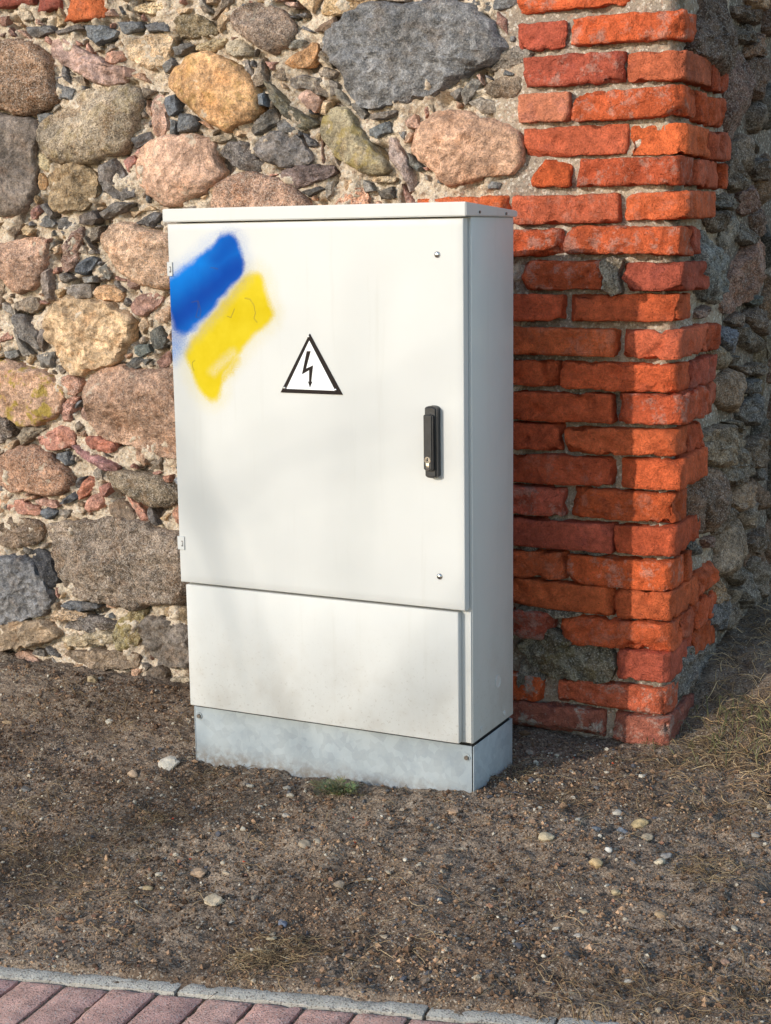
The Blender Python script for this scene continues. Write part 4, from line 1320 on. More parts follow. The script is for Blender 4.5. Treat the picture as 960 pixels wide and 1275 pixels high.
# bedding sand between the pavers and the paving beyond them
V = np.array([street_pt(-60, -KT, -0.016), street_pt(60, -KT, -0.016), street_pt(60, -40, -0.016), street_pt(-60, -40, -0.016)])
V = []; nxs = np.arange(-3.4, 3.4, 0.05); nns = np.arange(-KT + 0.0, -3.2, -0.02)
for n_ in nns:
    for s_ in nxs:
        V.append(street_pt(s_, n_, -0.013))
V = np.array(V)
V[:, 2] += 0.006 * fbm(np.c_[V[:, :2], np.zeros(len(V))], 30, 3, 77)
i = np.arange(len(V)).reshape(len(nns), len(nxs))
q = np.stack([i[:-1, :-1], i[1:, :-1], i[1:, 1:], i[:-1, 1:]], -1).reshape(-1, 4)
o = add('bedding_sand', mesh_np('bedding_sand', V, q), M_SOIL); o.parent = pave

# ------------------------------------------------------------------ loose ground cover
def ico_lo():
    bm = bmesh.new(); bmesh.ops.create_icosphere(bm, subdivisions=1, radius=1.0)
    v = np.array([x.co[:] for x in bm.verts]); f = np.array([[y.index for y in x.verts] for x in bm.faces]); bm.free()
    return v, f
IV, IF = ico_lo()
OV = np.array([(1, 0, 0), (-1, 0, 0), (0, 1, 0), (0, -1, 0), (0, 0, 1), (0, 0, -1)], float)
OF = np.array([(0, 2, 4), (2, 1, 4), (1, 3, 4), (3, 0, 4), (2, 0, 5), (1, 2, 5), (3, 1, 5), (0, 3, 5)])
def scatter_px(n, x0, x1, y0, y1, dens=None):
    """points on the soil, spread evenly over the visible ground"""
    out = []
    return out
def crumbs(name, xy, size, cols, flat=0.6, parent=None, sink=0.25, IV=None, IF=None):
    IV = globals()['IV'] if IV is None else IV; IF = globals()['IF'] if IF is None else IF
    n = len(xy)
    z = soil_full(xy[:, 0], xy[:, 1])
    r = size[:, None, None]
    V = IV[None] * (1 + rng.uniform(-0.35, 0.35, (n, len(IV), 1)))
    ang = rng.uniform(0, 2 * math.pi, n)
    sx = rng.uniform(0.75, 1.3, n); sz = rng.uniform(flat * 0.7, flat * 1.3, n)
    V = V * np.stack([sx, 1 / sx, sz], 1)[:, None]
    c, s = np.cos(ang)[:, None], np.sin(ang)[:, None]
    V = np.stack([V[..., 0] * c - V[..., 1] * s, V[..., 0] * s + V[..., 1] * c, V[..., 2]], -1) * r
    V = V + np.stack([xy[:, 0], xy[:, 1], z + size * sz * (1 - 2 * sink)], 1)[:, None]
    F = (IF[None] + (np.arange(n) * len(IV))[:, None, None]).reshape(-1, 3)
    me = mesh_np(name, V.reshape(-1, 3), None, F, shade_smooth=False)
    tinted(me, np.repeat(cols, len(IV), 0))
    o = add(name, me, M_GRAVEL)
    o['kind'] = 'stuff'
    return o
def soil_pts(n):
    x = rng.uniform(-2.0, 1.5, n); y = rng.uniform(-1.15, 0.5, n)
    k = (x * KN[0] + y * KN[1]) > KOFF - 0.01
    k &= ~((x > -0.79) & (x < 0.01) & (y > 0.02) & (y < 0.29))
    return np.stack([x[k], y[k]], 1)
xy = soil_pts(105000)
pat = fbm(np.c_[xy, np.zeros(len(xy))], 2.6, 4, 301, 0.65)
kp = rng.random(len(xy)) < np.clip(0.75 + 1.6 * fbm(np.c_[xy, np.ones(len(xy))], 3.5, 3, 311), 0.12, 1)
xy, pat = xy[kp], pat[kp]
SP = lin(np.array([(116, 100, 86), (98, 82, 70), (132, 114, 98), (84, 70, 60), (148, 130, 112), (108, 92, 78)]))
cols = SP[rng.integers(len(SP), size=len(xy))] * rng.uniform(0.6, 1.35, (len(xy), 1)) * np.array([1.22, 1.02, 0.84]) * (0.95 + 0.9 * np.clip(pat, -0.5, 0.5))[:, None]
o = crumbs('soil_crumbs', xy, rng.gamma(1.5, 0.0009, len(xy)) + 0.0008, cols, 0.8, IV=OV, IF=OF)
o['label'] = 'loose brown crumbs of soil covering the ground'; o['category'] = 'soil'
xy = soil_pts(21000)
keep = rng.random(len(xy)) < np.clip(0.45 + 1.3 * fbm(np.c_[xy, np.zeros(len(xy))], 2.6, 3, 331), 0.1, 1)
xy = xy[keep]
GP = lin(np.array([(176, 160, 138), (196, 184, 164), (150, 136, 120), (128, 112, 98), (168, 136, 110), (110, 108, 108), (210, 200, 182), (150, 112, 92), (92, 92, 98)]))
cols = GP[rng.integers(len(GP), size=len(xy))] * rng.uniform(0.7, 1.0, (len(xy), 1))
red = rng.random(len(xy)) < 0.006
cols[red] = lin((180, 76, 48))
o = crumbs('fine_gravel', xy, rng.gamma(1.8, 0.00095, len(xy)) + 0.0011, cols, 0.7)
o['label'] = 'fine pale gravel strewn over the brown soil'; o['category'] = 'gravel'

# dry grass, roots and straw: flat-sided curved strands
def strands(name, base, n_seg, length, width, lift, cols, mat, curl=1.2, up=0.15, zfun=soil_full):
    n = len(base)
    ang = rng.uniform(0, 2 * math.pi, n)
    dang = rng.normal(0, curl, n) / n_seg
    pts = np.zeros((n, n_seg + 1, 3))
    pts[:, 0, :2] = base
    a = ang.copy()
    for k in range(n_seg):
        st = length / n_seg
        pts[:, k + 1, 0] = pts[:, k, 0] + np.cos(a) * st
        pts[:, k + 1, 1] = pts[:, k, 1] + np.sin(a) * st
        a = a + dang + rng.normal(0, 0.12, n)
    tt = np.linspace(0, 1, n_seg + 1)
    zz = zfun(pts[..., 0].ravel(), pts[..., 1].ravel()).reshape(n, -1)
    h = lift[:, None] * (np.sin(tt * math.pi)[None] * 0.8 + up * tt[None] * 3) + 0.001
    pts[..., 2] = zz + h
    tang = np.gradient(pts, axis=1)
    tang /= np.maximum(np.linalg.norm(tang, axis=2, keepdims=True), 1e-9)
    sidev = np.stack([-tang[..., 1], tang[..., 0], np.zeros_like(tang[..., 0])], -1)
    sidev /= np.maximum(np.linalg.norm(sidev, axis=2, keepdims=True), 1e-9)
    upv = np.cross(tang, sidev)
    wk = width[:, None] * (1 - 0.6 * tt[None] ** 2)
    A = pts + sidev * wk[..., None]; B = pts - sidev * wk[..., None]; C_ = pts + upv * wk[..., None] * 0.9
    V = np.stack([A, C_, B], 2)           # n, seg+1, 3, 3
    m3 = (n_seg + 1) * 3
    base_i = (np.arange(n) * m3)[:, None, None]
    ks = np.arange(n_seg)[None, :, None] * 3
    Q = []
    for e0, e1 in ((0, 1), (1, 2), (2, 0)):
        Q.append(np.concatenate([base_i + ks + e0, base_i + ks + e1, base_i + ks + 3 + e1, base_i + ks + 3 + e0], 2).reshape(-1, 4))
    me = mesh_np(name, V.reshape(-1, 3), np.vstack(Q))
    tinted(me, np.repeat(cols, m3, 0))
    o = add(name, me, mat)
    o['kind'] = 'stuff'
    return o
def px_soil(px, py):
    z = -0.05
    for _ in range(6):
        p = unproj(px, py, 2, z)
        z = float(soil_z(np.array([p[0]]), np.array([p[1]]))[0])
    return p[:2]
STR = lin(np.array([(176, 150, 112), (150, 124, 92), (126, 102, 76), (196, 172, 134), (104, 84, 64)]))
tuf = []
for (px, py, n, sp) in [(885, 1085, 170, 0.05), (345, 1188, 190, 0.045), (90, 1075, 170, 0.09), (30, 1010, 60, 0.05), (195, 1022, 60, 0.025), (15, 1060, 60, 0.05), (860, 1010, 110, 0.09), (780, 1245, 190, 0.08),
                        (940, 1235, 140, 0.06), (640, 965, 90, 0.06), (120, 1120, 80, 0.08), (700, 990, 60, 0.05), (260, 970, 50, 0.04), (920, 950, 160, 0.09), (820, 950, 110, 0.06), (480, 1195, 60, 0.08), (60, 880, 60, 0.07), (150, 900, 60, 0.07),
                        (560, 1150, 50, 0.1), (330, 1200, 80, 0.03), (870, 930, 150, 0.07), (950, 1010, 150, 0.08), (240, 890, 60, 0.05)]:
    tuf.append(px_soil(px, py) + rng.normal(0, sp, (n, 2)))
tuf = np.vstack(tuf)
tuf = np.vstack([tuf, soil_pts(1900)])
n = len(tuf)
o = strands('dry_straw', tuf, 6, rng.uniform(0.02, 0.085, n), rng.uniform(0.0004, 0.0009, n), rng.uniform(0.002, 0.010, n), STR[rng.integers(len(STR), size=n)] * rng.uniform(0.5, 0.85, (n, 1)), M_STRAW)
o['label'] = 'scattered dry straw and rootlets lying on the soil'; o['category'] = 'straw'
# matted dead grass on the bank to the right of the brick corner
n = 6000
bx = rng.uniform(0.34, 1.55, n); by = rng.uniform(-0.1, 2.3, n)
k = rng.random(n) < smooth(0.12, 0.6, (bx - 0.30) * 0.55 + (by - 0.05) * 0.75)
b2 = np.stack([bx[k], by[k]], 1); n = len(b2)
gcol = STR[rng.integers(len(STR), size=n)] * rng.uniform(0.7, 1.75, (n, 1)) * np.array([1.0, 0.98, 0.95])
o = strands('dead_grass', b2, 7, rng.uniform(0.03, 0.12, n), rng.uniform(0.0005, 0.0013, n), rng.uniform(0.001, 0.014, n), gcol, M_STRAW, 0.7, 0.15)
o['label'] = 'matted dead grass on the bank beside the brick corner'; o['category'] = 'grass'
n = 130
cen = np.array([px_soil(930, 880), px_soil(905, 905), px_soil(950, 860), px_soil(940, 930)])
b2 = cen[rng.integers(4, size=n)] + rng.normal(0, 0.09, (n, 2))
gcol = lin(np.array([(112, 114, 74), (132, 128, 88), (100, 102, 66)]))[rng.integers(3, size=n)] * rng.uniform(0.6, 1.0, (n, 1))
o = strands('green_grass', b2, 5, rng.uniform(0.02, 0.06, n), rng.uniform(0.0007, 0.0014, n), rng.uniform(0.012, 0.035, n), gcol, M_LEAF, 1.0, 0.35)
o['label'] = 'sparse green blades among the dead grass at the right edge'; o['category'] = 'grass'

# ------------------------------------------------------------------ pebbles one can pick out
def pebble(px, py, wpx, col, label, flat=0.55, ang=False, asp=1.25):
    global seed
    seed += 1
    x, y = px_soil(px, py)
    d = np.linalg.norm(CAM_POS - np.array([x, y, -0.05]))
    r = wpx * d / FPX / 2
    bm = bmesh.new(); bmesh.ops.create_icosphere(bm, subdivisions=3, radius=1.0)
    v = np.array([a.co[:] for a in bm.verts])
    rr_ = np.random.default_rng(seed)
    for k in range(9 if ang else 3):
        nd = rr_.normal(size=3); nd /= np.linalg.norm(nd)
        ex = v @ nd - rr_.uniform(0.62, 0.85)
        v = v - nd * np.maximum(ex, 0)[:, None]
    v = v * (1 + 0.35 * fbm(v + seed, 1.3, 3, 2))[:, None]
    v = v * np.array([asp ** 0.5, asp ** -0.5, flat]) * r
    for a, c in zip(bm.verts, v): a.co = c
    me = bpy.data.meshes.new('pebble'); bm.to_mesh(me); bm.free()
    me.polygons.foreach_set('use_smooth', np.full(len(me.polygons), not ang))
    z = float(soil_full(np.array([x]), np.array([y]))[0])
    o = add('pebble', me, M_PEBBLE, None, (x, y, z + r * flat * 0.25))
    o.rotation_euler = (rr_.normal(0, 0.15), rr_.normal(0, 0.15), rr_.uniform(-0.6, 0.6) - 0.2)
    o.color = (*[float(c) for c in alb(col, 0.92)], 1)
    o['label'] = label; o['category'] = 'pebble'; o['group'] = 'pebbles lying on the soil'
PEB = [
 (211, 954, 30, (226, 218, 204), 'largest white angular stone on the soil left of the plinth', 0.6, True),
 (166, 967, 15, (176, 150, 124), 'tan pebble just left of the white angular stone', 0.7, True),
 (247, 1083, 24, (190, 158, 126), 'flat pinkish tan stone in the middle of the left soil', 0.45, True),
 (267, 1127, 28, (212, 194, 164), 'pale cream flat stone below the pinkish tan one', 0.4, True),
 (183, 1102, 15, (198, 172, 124), 'small yellowish pebble left of the flat stones', 0.5, False),
 (380, 1055, 17, (166, 150, 128), 'left one of two touching grey tan pebbles in front of the cabinet', 0.45, False),
 (397, 1052, 15, (182, 168, 146), 'right one of two touching grey tan pebbles in front of the cabinet', 0.45, False),
 (352, 1150, 13, (104, 116, 140), 'blue grey pebble above two pale ones near the kerb', 0.7, True),
 (338, 1161, 13, (178, 160, 132), 'tan pebble directly under the blue grey pebble', 0.5, True),
 (337, 1172, 14, (206, 188, 152), 'pale sliver of stone lowest under the blue grey pebble', 0.35, True),
 (358, 982, 12, (206, 198, 184), 'white pebble near the plinth left of the green weed', 0.5, True),
 (361, 991, 11, (198, 186, 166), 'second white pebble just under the one left of the weed', 0.5, True),
 (357, 1012, 11, (210, 200, 186), 'bright pebble left of and below the green weed', 0.6, True),
 (311, 981, 11, (196, 186, 168), 'small pale sliver close to the plinth bottom edge', 0.4, True),
 (565, 1010, 14, (216, 176, 140), 'peach coloured angular pebble in front of the plinth right end', 0.7, True),
 (680, 1050, 19, (214, 196, 160), 'cream rounded pebble alone right of the cabinet', 0.6, False),
 (796, 1026, 20, (206, 180, 128), 'yellow tan elongated pebble, upper of the right cluster', 0.55, False),
 (805, 1043, 16, (184, 166, 138), 'tan pebble just under the yellow tan elongated one', 0.6, False),
 (742, 1081, 18, (206, 174, 122), 'tan pebble with orange tip in the right soil', 0.6, False),
 (822, 1077, 14, (214, 200, 172), 'white oval pebble below a grey one at right', 0.65, False),
 (830, 1068, 12, (152, 150, 150), 'grey pebble touching the white oval one at right', 0.65, False),
 (757, 1064, 10, (226, 222, 214), 'small bright white pebble above the orange tipped one', 0.65, False),
 (768, 1017, 13, (206, 198, 184), 'white pebble left of the yellow tan elongated one', 0.6, False),
 (775, 1036, 12, (112, 120, 132), 'blue grey pebble left of the tan one at right', 0.6, True),
 (742, 1042, 11, (98, 108, 122), 'dark blue pebble furthest left of the right cluster', 0.6, True),
 (767, 1110, 12, (200, 178, 134), 'cream pebble below the orange tipped one', 0.6, False),
 (824, 1142, 15, (176, 148, 110), 'brownish tan pebble low in the right soil', 0.5, False),
 (727, 1136, 11, (204, 186, 150), 'pale cream pebble in the lower right soil', 0.6, False),
 (720, 1162, 12, (204, 196, 186), 'white flat pebble under the pale cream one', 0.45, False),
 (902, 1199, 13, (168, 132, 108), 'reddish brown flat stone near the lower right edge', 0.4, True),
 (784, 1224, 12, (184, 180, 172), 'light grey oval pebble low near the kerb end', 0.5, False),
 (710, 1239, 12, (176, 160, 128), 'tan pebble closest to the kerb at right', 0.5, False),
 (940, 1043, 14, (150, 146, 140), 'grey pebble at the right edge of the picture', 0.5, True),
 (659, 936, 12, (172, 156, 136), 'dull tan pebble between the plinth and the brick corner', 0.6, True),
 (32, 985, 15, (118, 116, 114), 'grey flat stone near the left picture edge', 0.4, True),
 (11, 897, 15, (176, 148, 112), 'tan flat stone at the far left below the wall', 0.35, True),
 (115, 847, 16, (196, 172, 132), 'cream stone at the foot of the fieldstone wall', 0.7, True),
]
for a in PEB:
    pebble(*a)

# ------------------------------------------------------------------ weed
wx, wy = px_soil(420, 992)
wz = float(soil_full(np.array([wx]), np.array([wy]))[0])
weed = empty('weed', 'small feathery green weed growing at the plinth', 'weed', (wx, wy, wz))
Vw, Qw, Cw, nW = [], [], [], 0
for k in range(60):
    a = rng.uniform(0, 2 * math.pi); L = rng.uniform(0.02, 0.055); el = rng.uniform(0.15, 0.9)
    org = np.array([rng.normal(0, 0.026), rng.normal(0, 0.014), 0.002])
    col = lin((rng.uniform(90, 120), rng.uniform(98, 120), rng.uniform(66, 84)))
    d = np.array([math.cos(a) * math.cos(el), math.sin(a) * math.cos(el), math.sin(el)])
    sdv = np.array([-math.sin(a), math.cos(a), 0])
    for j in range(9):
        t = 0.15 + 0.85 * j / 8
        p = org + d * L * t + np.array([0, 0, -0.25 * L * t * t])
        for s_ in (-1, 1):
            w = sdv * s_ * L * 0.33 * math.sin(math.pi * min(1, t * 0.9 + 0.1)) + d * L * 0.10
            upk = np.array([0, 0, rng.uniform(-0.001, 0.003)])
            q4 = [p, p + w * 0.5 + d * 0.0016 + upk, p + w + upk * 2, p + w * 0.5 - d * 0.0016 + upk]
            Vw += q4; Qw.append([nW, nW + 1, nW + 2, nW + 3]); nW += 4
            Cw += [col] * 4
me = mesh_np('leaves', np.array(Vw), np.array(Qw)); tinted(me, np.array(Cw)); add('leaves', me, M_LEAF, weed)
Vs_, Qs_, nS = [], [], 0
for k in range(14):
    a = rng.uniform(0, 2 * math.pi); org = np.array([rng.normal(0, 0.015), rng.normal(0, 0.008), -0.003]); d = np.array([math.cos(a), math.sin(a), rng.uniform(0.2, 0.8)]) * rng.uniform(0.012, 0.03)
    for t in (0, 1):
        for e in range(4):
            th = e * math.pi / 2
            Vs_.append(org + d * t + np.array([math.cos(th), math.sin(th), 0]) * 0.0007)
    for e in range(4): Qs_.append([nS + e, nS + (e + 1) % 4, nS + 4 + (e + 1) % 4, nS + 4 + e])
    nS += 8
me = mesh_np('stems', np.array(Vs_), np.array(Qs_)); tinted(me, np.tile(lin((140, 120, 84)), (nS, 1))); add('stems', me, M_LEAF, weed)

# ------------------------------------------------------------------ cabinet
cab = empty('electrical_cabinet', 'white steel electrical street cabinet with blue and yellow spray paint', 'electrical cabinet', (0, 0, 0))
XL, XR, BD = -0.776, 0.006, 0.282
Z_B, Z_T = 0.0826, 1.3005
body = box_obj('body', XL, XR, 0.030, BD, Z_B, Z_T, M_BODY, cab, 0.0025)
box_obj('front_flange', XL + 0.003, XR - 0.003, 0.0265, 0.0297, Z_B + 0.003, 0.404, M_BODY, body, 0.0006)
# round plug and small marks on the right side
def disc(name, c, r, th, axis, mat, parent, seg=28, dome=0.0):
    bm = bmesh.new()
    bmesh.ops.create_cone(bm, cap_ends=True, segments=seg, radius1=r, radius2=r * (1 - dome), depth=th)
    if axis == 'y': bmesh.ops.rotate(bm, verts=bm.verts, cent=(0, 0, 0), matrix=Matrix.Rotation(math.pi / 2, 3, 'X'))
    if axis == 'x': bmesh.ops.rotate(bm, verts=bm.verts, cent=(0, 0, 0), matrix=Matrix.Rotation(math.pi / 2, 3, 'Y'))
    bmesh.ops.translate(bm, verts=bm.verts, vec=c)
    return bm_obj(name, bm, mat, parent, True, 40)
def dome_obj(name, c, r, hgt, mat, parent, axis='y', sgn=-1):
    bm = bmesh.new()
    bmesh.ops.create_uvsphere(bm, u_segments=20, v_segments=12, radius=1.0)
    for v in bm.verts:
        x, y, z = v.co
        v.co = (x * r, y * hgt, z * r) if axis == 'y' else (x * hgt, y * r, z * r)
    bmesh.ops.translate(bm, verts=bm.verts, vec=c)
    return bm_obj(name, bm, mat, parent, True, 80)
pp = unproj(620, 848, 0, XR)
bm = bmesh.new()
for r0, r1 in ((0.0165, 0.0150),):
    n = 32
    vo = [bm.verts.new((XR + 0.0012, pp[1] + math.cos(k / n * 2 * math.pi) * r0, pp[2] + math.sin(k / n * 2 * math.pi) * r0)) for k in range(n)]
    vi = [bm.verts.new((XR + 0.0012, pp[1] + math.cos(k / n * 2 * math.pi) * r1, pp[2] + math.sin(k / n * 2 * math.pi) * r1)) for k in range(n)]
    vb = [bm.verts.new((XR - 0.001, pp[1] + math.cos(k / n * 2 * math.pi) * r0, pp[2] + math.sin(k / n * 2 * math.pi) * r0)) for k in range(n)]
    vj = [bm.verts.new((XR + 0.0003, pp[1] + math.cos(k / n * 2 * math.pi) * r1 * 0.95, pp[2] + math.sin(k / n * 2 * math.pi) * r1 * 0.95)) for k in range(n)]
    for k in range(n):
        j = (k + 1) % n
        bm.faces.new((vo[k], vo[j], vi[j], vi[k])); bm.faces.new((vb[k], vb[j], vo[j], vo[k])); bm.faces.new((vi[k], vi[j], vj[j], vj[k]))
    bm.faces.new(vj)
bmesh.ops.recalc_face_normals(bm, faces=bm.faces)
bm_obj('knockout_plug', bm, M_BODY, body, True)
for (a, b) in ((599, 908), (628, 888)):
    q_ = unproj(a, b, 0, XR)
    disc('plug', (XR + 0.0008, q_[1], q_[2]), 0.006, 0.002, 'x', M_BODY, body)

# roof cap: folded sheet, falling towards the back
bm = bmesh.new()
cx0, cx1, cy0, cy1 = -0.7865, 0.012, -0.013, 0.292
zb_, zf, zk = 1.3012, 1.3325, 1.3155
vv = [bm.verts.new(p) for p in ((cx0, cy0, zb_), (cx1, cy0, zb_), (cx1, cy1, zb_), (cx0, cy1, zb_), (cx0, cy0, zf), (cx1, cy0, zf), (cx1, cy1, zk), (cx0, cy1, zk))]
for f in ((0, 1, 5, 4), (1, 2, 6, 5), (2, 3, 7, 6), (3, 0, 4, 7), (4, 5, 6, 7), (3, 2, 1, 0)):
    bm.faces.new([vv[k] for k in f])
bmesh.ops.recalc_face_normals(bm, faces=bm.faces)
bmesh.ops.bevel(bm, geom=list(bm.edges), offset=0.0022, segments=2, affect='EDGES')
cap = bm_obj('roof_cap', bm, M_BODY, cab, True, 50)
for (a, b) in ((597, 264), (630, 266)):
    q_ = unproj(a, b, 0, cx1)
    disc('screw', (cx1 + 0.001, q_[1], q_[2]), 0.0032, 0.003, 'x', M_BOLT, cap, 12)

# door with a fine front grid that carries the spray paint
DX0, DX1, DZ0, DZ1 = -0.782, 0.0, 0.410, 1.2975
Zg = (0.25, 190, 240)
def door_poly(pts, z=Zg):
    return np.array([unproj(x, y, 1, 0.0)[[0, 2]] for x, y in Z(pts, *z)])
def sdf(P, poly):
    d = np.full(len(P), 1e9); ins = np.zeros(len(P), bool)
    n = len(poly)
    for k in range(n):
        a, b = poly[k], poly[(k + 1) % n]
        e = b - a; w = P - a
        t = np.clip((w @ e) / (e @ e), 0, 1)
        d = np.minimum(d, np.linalg.norm(w - t[:, None] * e, axis=1))
        if a[1] != b[1]:
            ins ^= ((a[1] > P[:, 1]) != (b[1] > P[:, 1])) & (P[:, 0] < (b[0] - a[0]) * (P[:, 1] - a[1]) / (b[1] - a[1]) + a[0])
    return np.where(ins, d, -d)
def seg_d(P, a, b):
    e = b - a; w = P - a
    t = np.clip((w @ e) / (e @ e), 0, 1)
    return np.linalg.norm(w - t[:, None] * e, axis=1)
be = 0.0025
xs = np.unique(np.r_[DX0 + be, np.arange(DX0 + be, -0.44, 0.002), np.arange(-0.44, DX1 - be, 0.02), DX1 - be])
zs = np.unique(np.r_[DZ0 + be, np.arange(DZ0 + be, 0.84, 0.02), np.arange(0.84, 1.27, 0.002), 1.28, DZ1 - be])
X, Zz = np.meshgrid(xs, zs)
P2 = np.stack([X.ravel(), Zz.ravel()], 1)
blue_p = door_poly([(385,215),(410,235),(440,340),(440,395),(400,430),(330,510),(260,600),(200,665),(150,700),(110,680),(92,600),(70,520),(70,440),(150,400),(260,310),(340,245)])
yel_p = door_poly([(500,410),(540,425),(560,540),(595,600),(560,650),(500,690),(440,760),(390,840),(340,900),(330,980),(310,1020),(270,1015),(240,970),(200,880),(170,800),(190,760),(270,650),(350,560),(430,460)])
blue_p, yel_p = chaikin(blue_p, 2), chaikin(yel_p, 2)
P3_ = np.c_[P2, np.zeros(len(P2))]
P2w = P2 + 0.007 * np.stack([fbm(P3_, 28, 3, 401), fbm(P3_, 28, 3, 405)], 1)
db, dy = sdf(P2w, blue_p) + 0.011, sdf(P2w, yel_p) + 0.010
lx = smooth(door_poly([(330, 300)])[0, 0], door_poly([(90, 500)])[0, 0], P2[:, 0])
blue = smooth(-0.011 - 0.008 * lx, 0.010 + 0.008 * lx, db)
hz = door_poly([(70, 440), (70, 840), (110, 840), (170, 760), (170, 680)])
haze_b = 0.55 * smooth(-0.028, 0.02, sdf(P2, hz))
hz2 = door_poly([(70, 430), (150, 380), (300, 270), (340, 330), (160, 560), (70, 600)])
blue = np.maximum(blue, haze_b)
blue = np.maximum(blue, 0.22 * smooth(-0.04, 0.0, db))
st = door_poly([(110, 640), (420, 370)]); st2 = door_poly([(330, 330), (400, 240)])
bd_ = np.maximum(smooth(0.085, 0.0, seg_d(P2w, st[0], st[1])), 0.8 * smooth(0.07, 0.0, seg_d(P2w, st2[0], st2[1])))
gaps = door_poly([(300, 890), (400, 800)])
yel = smooth(-0.013, 0.012, dy) * (1 - 0.38 * smooth(0.022, -0.008, seg_d(P2w, gaps[0], gaps[1])))
yel = np.maximum(yel, 0.2 * smooth(-0.045, 0.0, dy))
tail = door_poly([(340, 940), (420, 830)]); yel = np.maximum(yel, 0.8 * smooth(0.026, 0.0, seg_d(P2w, tail[0], tail[1])))
scr = np.zeros(len(P2))
for line in ([(195,545),(225,538),(228,570),(215,620),(235,622)], [(228,540),(240,590),(236,615)], [(372,615),(390,622),(408,578)], [(460,525),(485,530),(505,560),(512,600),(505,625),(520,645)], [(210,835),(198,845),(200,870),(206,885)], [(290,372),(312,376),(325,380)]):
    L_ = door_poly(line)
    for a, b in zip(L_[:-1], L_[1:]):
        scr = np.maximum(scr, 0.5 * smooth(0.0019, 0.0003, seg_d(P2, a, b)))
nx, nz = len(xs), len(zs)
i = np.arange(nx * nz).reshape(nz, nx)
q = np.stack([i[:-1, :-1], i[:-1, 1:], i[1:, 1:], i[1:, :-1]], -1).reshape(-1, 4)
Vd = np.stack([P2[:, 0], np.zeros(len(P2)), P2[:, 1]], 1)
# rim: bevel and returns
loop = np.r_[i[0, :-1], i[:-1, -1], i[-1, :0:-1], i[:0:-1, 0]]
def rim(off, y):
    p = Vd[loop].copy()
    p[:, 0] = np.where(p[:, 0] < DX0 + be + 1e-5, DX0 + be - off, np.where(p[:, 0] > DX1 - be - 1e-5, DX1 - be + off, p[:, 0]))
    p[:, 2] = np.where(p[:, 2] < DZ0 + be + 1e-5, DZ0 + be - off, np.where(p[:, 2] > DZ1 - be - 1e-5, DZ1 - be + off, p[:, 2]))
    p[:, 1] = y
    return p
parts_ = [Vd, rim(be * 0.7, be * 0.3), rim(be, be), rim(be, 0.024), rim(-0.01, 0.0245)]
Q_ = [q]; st0 = len(Vd); prev = loop
for k in range(1, 5):
    cur = st0 + np.arange(len(loop)); st0 += len(loop)
    Q_.append(np.stack([prev, cur, np.roll(cur, -1), np.roll(prev, -1)], 1)); prev = cur
Va = np.vstack(parts_)
me = mesh_np('door', Va, np.vstack(Q_))
me.set_sharp_from_angle(angle=math.radians(60))
for nm, arr in (('blue', blue), ('yellow', yel), ('bluedark', bd_), ('scribble', scr)):
    at = me.attributes.new(nm, 'FLOAT', 'POINT')
    full = np.r_[arr, arr[loop], arr[loop], 0 * arr[loop], 0 * arr[loop]].astype(np.float32)
    at.data.foreach_set('value', full)
door = add('door', me, M_DOOR, cab)
for (a, b) in ((544, 317), (547, 718)):
    q_ = unproj(a, b, 1, -0.002)
    dome_obj('rivet', (q_[0], 0.0, q_[2]), 0.0075, 0.0050, M_CHROME, door)
for (a, b) in ((213, 335), (228, 676)):
    q_ = unproj(a, b, 1, 0.0)
    bm = bmesh.new()
    hx, hz_ = q_[0], q_[2]
    x0, x1 = DX0 - 0.0035, hx + 0.0055
    box_bm(bm, x0, x1, -0.0030, -0.0004, hz_ - 0.017, hz_ + 0.017, 0.0008, 1)
    hg = bm_obj('hinge', bm, M_BODY, door, True, 40)
    box_obj('hinge_slot', hx - 0.0035, hx + 0.002, -0.0036, -0.0028, hz_ - 0.008, hz_ + 0.006, M_BOLT, door, 0.0003, 1)
    box_obj('hinge_pin', hx - 0.0025, hx + 0.001, -0.0046, -0.0034, hz_ - 0.006, hz_ + 0.004, M_BODY, door, 0.0003, 1)

# lower panel
low = box_obj('lower_panel', -0.771, -0.0195, 0.005, 0.026, 0.0865, 0.4035, M_BODY, cab, 0.0028)
# plinth: galvanised front sheet and side sheets
pl = box_obj('plinth', -0.7760, 0.0005, 0.034, 0.0365, -0.30, 0.0745, M_GALV, cab, 0.0006, 1)
box_obj('side_sheet', 0.0035, 0.0060, 0.0335, 0.276, -0.30, 0.0745, M_GALV, pl, 0.0006, 1)
box_obj('dark_seam_strip', 0.0012, 0.0030, 0.0372, 0.06, -0.30, 0.0740, M_DARK, pl, 0.0)  # near-black strip in the sheet seam, its colour standing in for shade
box_obj('side_sheet', -0.7790, -0.7765, 0.0335, 0.276, -0.30, 0.0745, M_GALV, pl, 0.0006, 1)
box_obj('back_sheet', -0.7760, 0.0030, 0.2735, 0.2760, -0.30, 0.0745, M_GALV, pl, 0.0006, 1)
box_obj('shadow_gap', -0.770, -0.001, 0.040, 0.270, 0.0700, 0.0826, M_DARK, pl, 0.0)
for (a, b) in ((248, 891), (581, 943)):
    q_ = unproj(a, b, 1, 0.034)
    w_ = disc('bolt', (q_[0], 0.0330, q_[2]), 0.0095, 0.0022, 'y', M_GALV, pl, 24)
    disc('bolt_head', (q_[0] + 0.001, 0.0305, q_[2]), 0.0058, 0.005, 'y', M_BOLT, pl, 6)

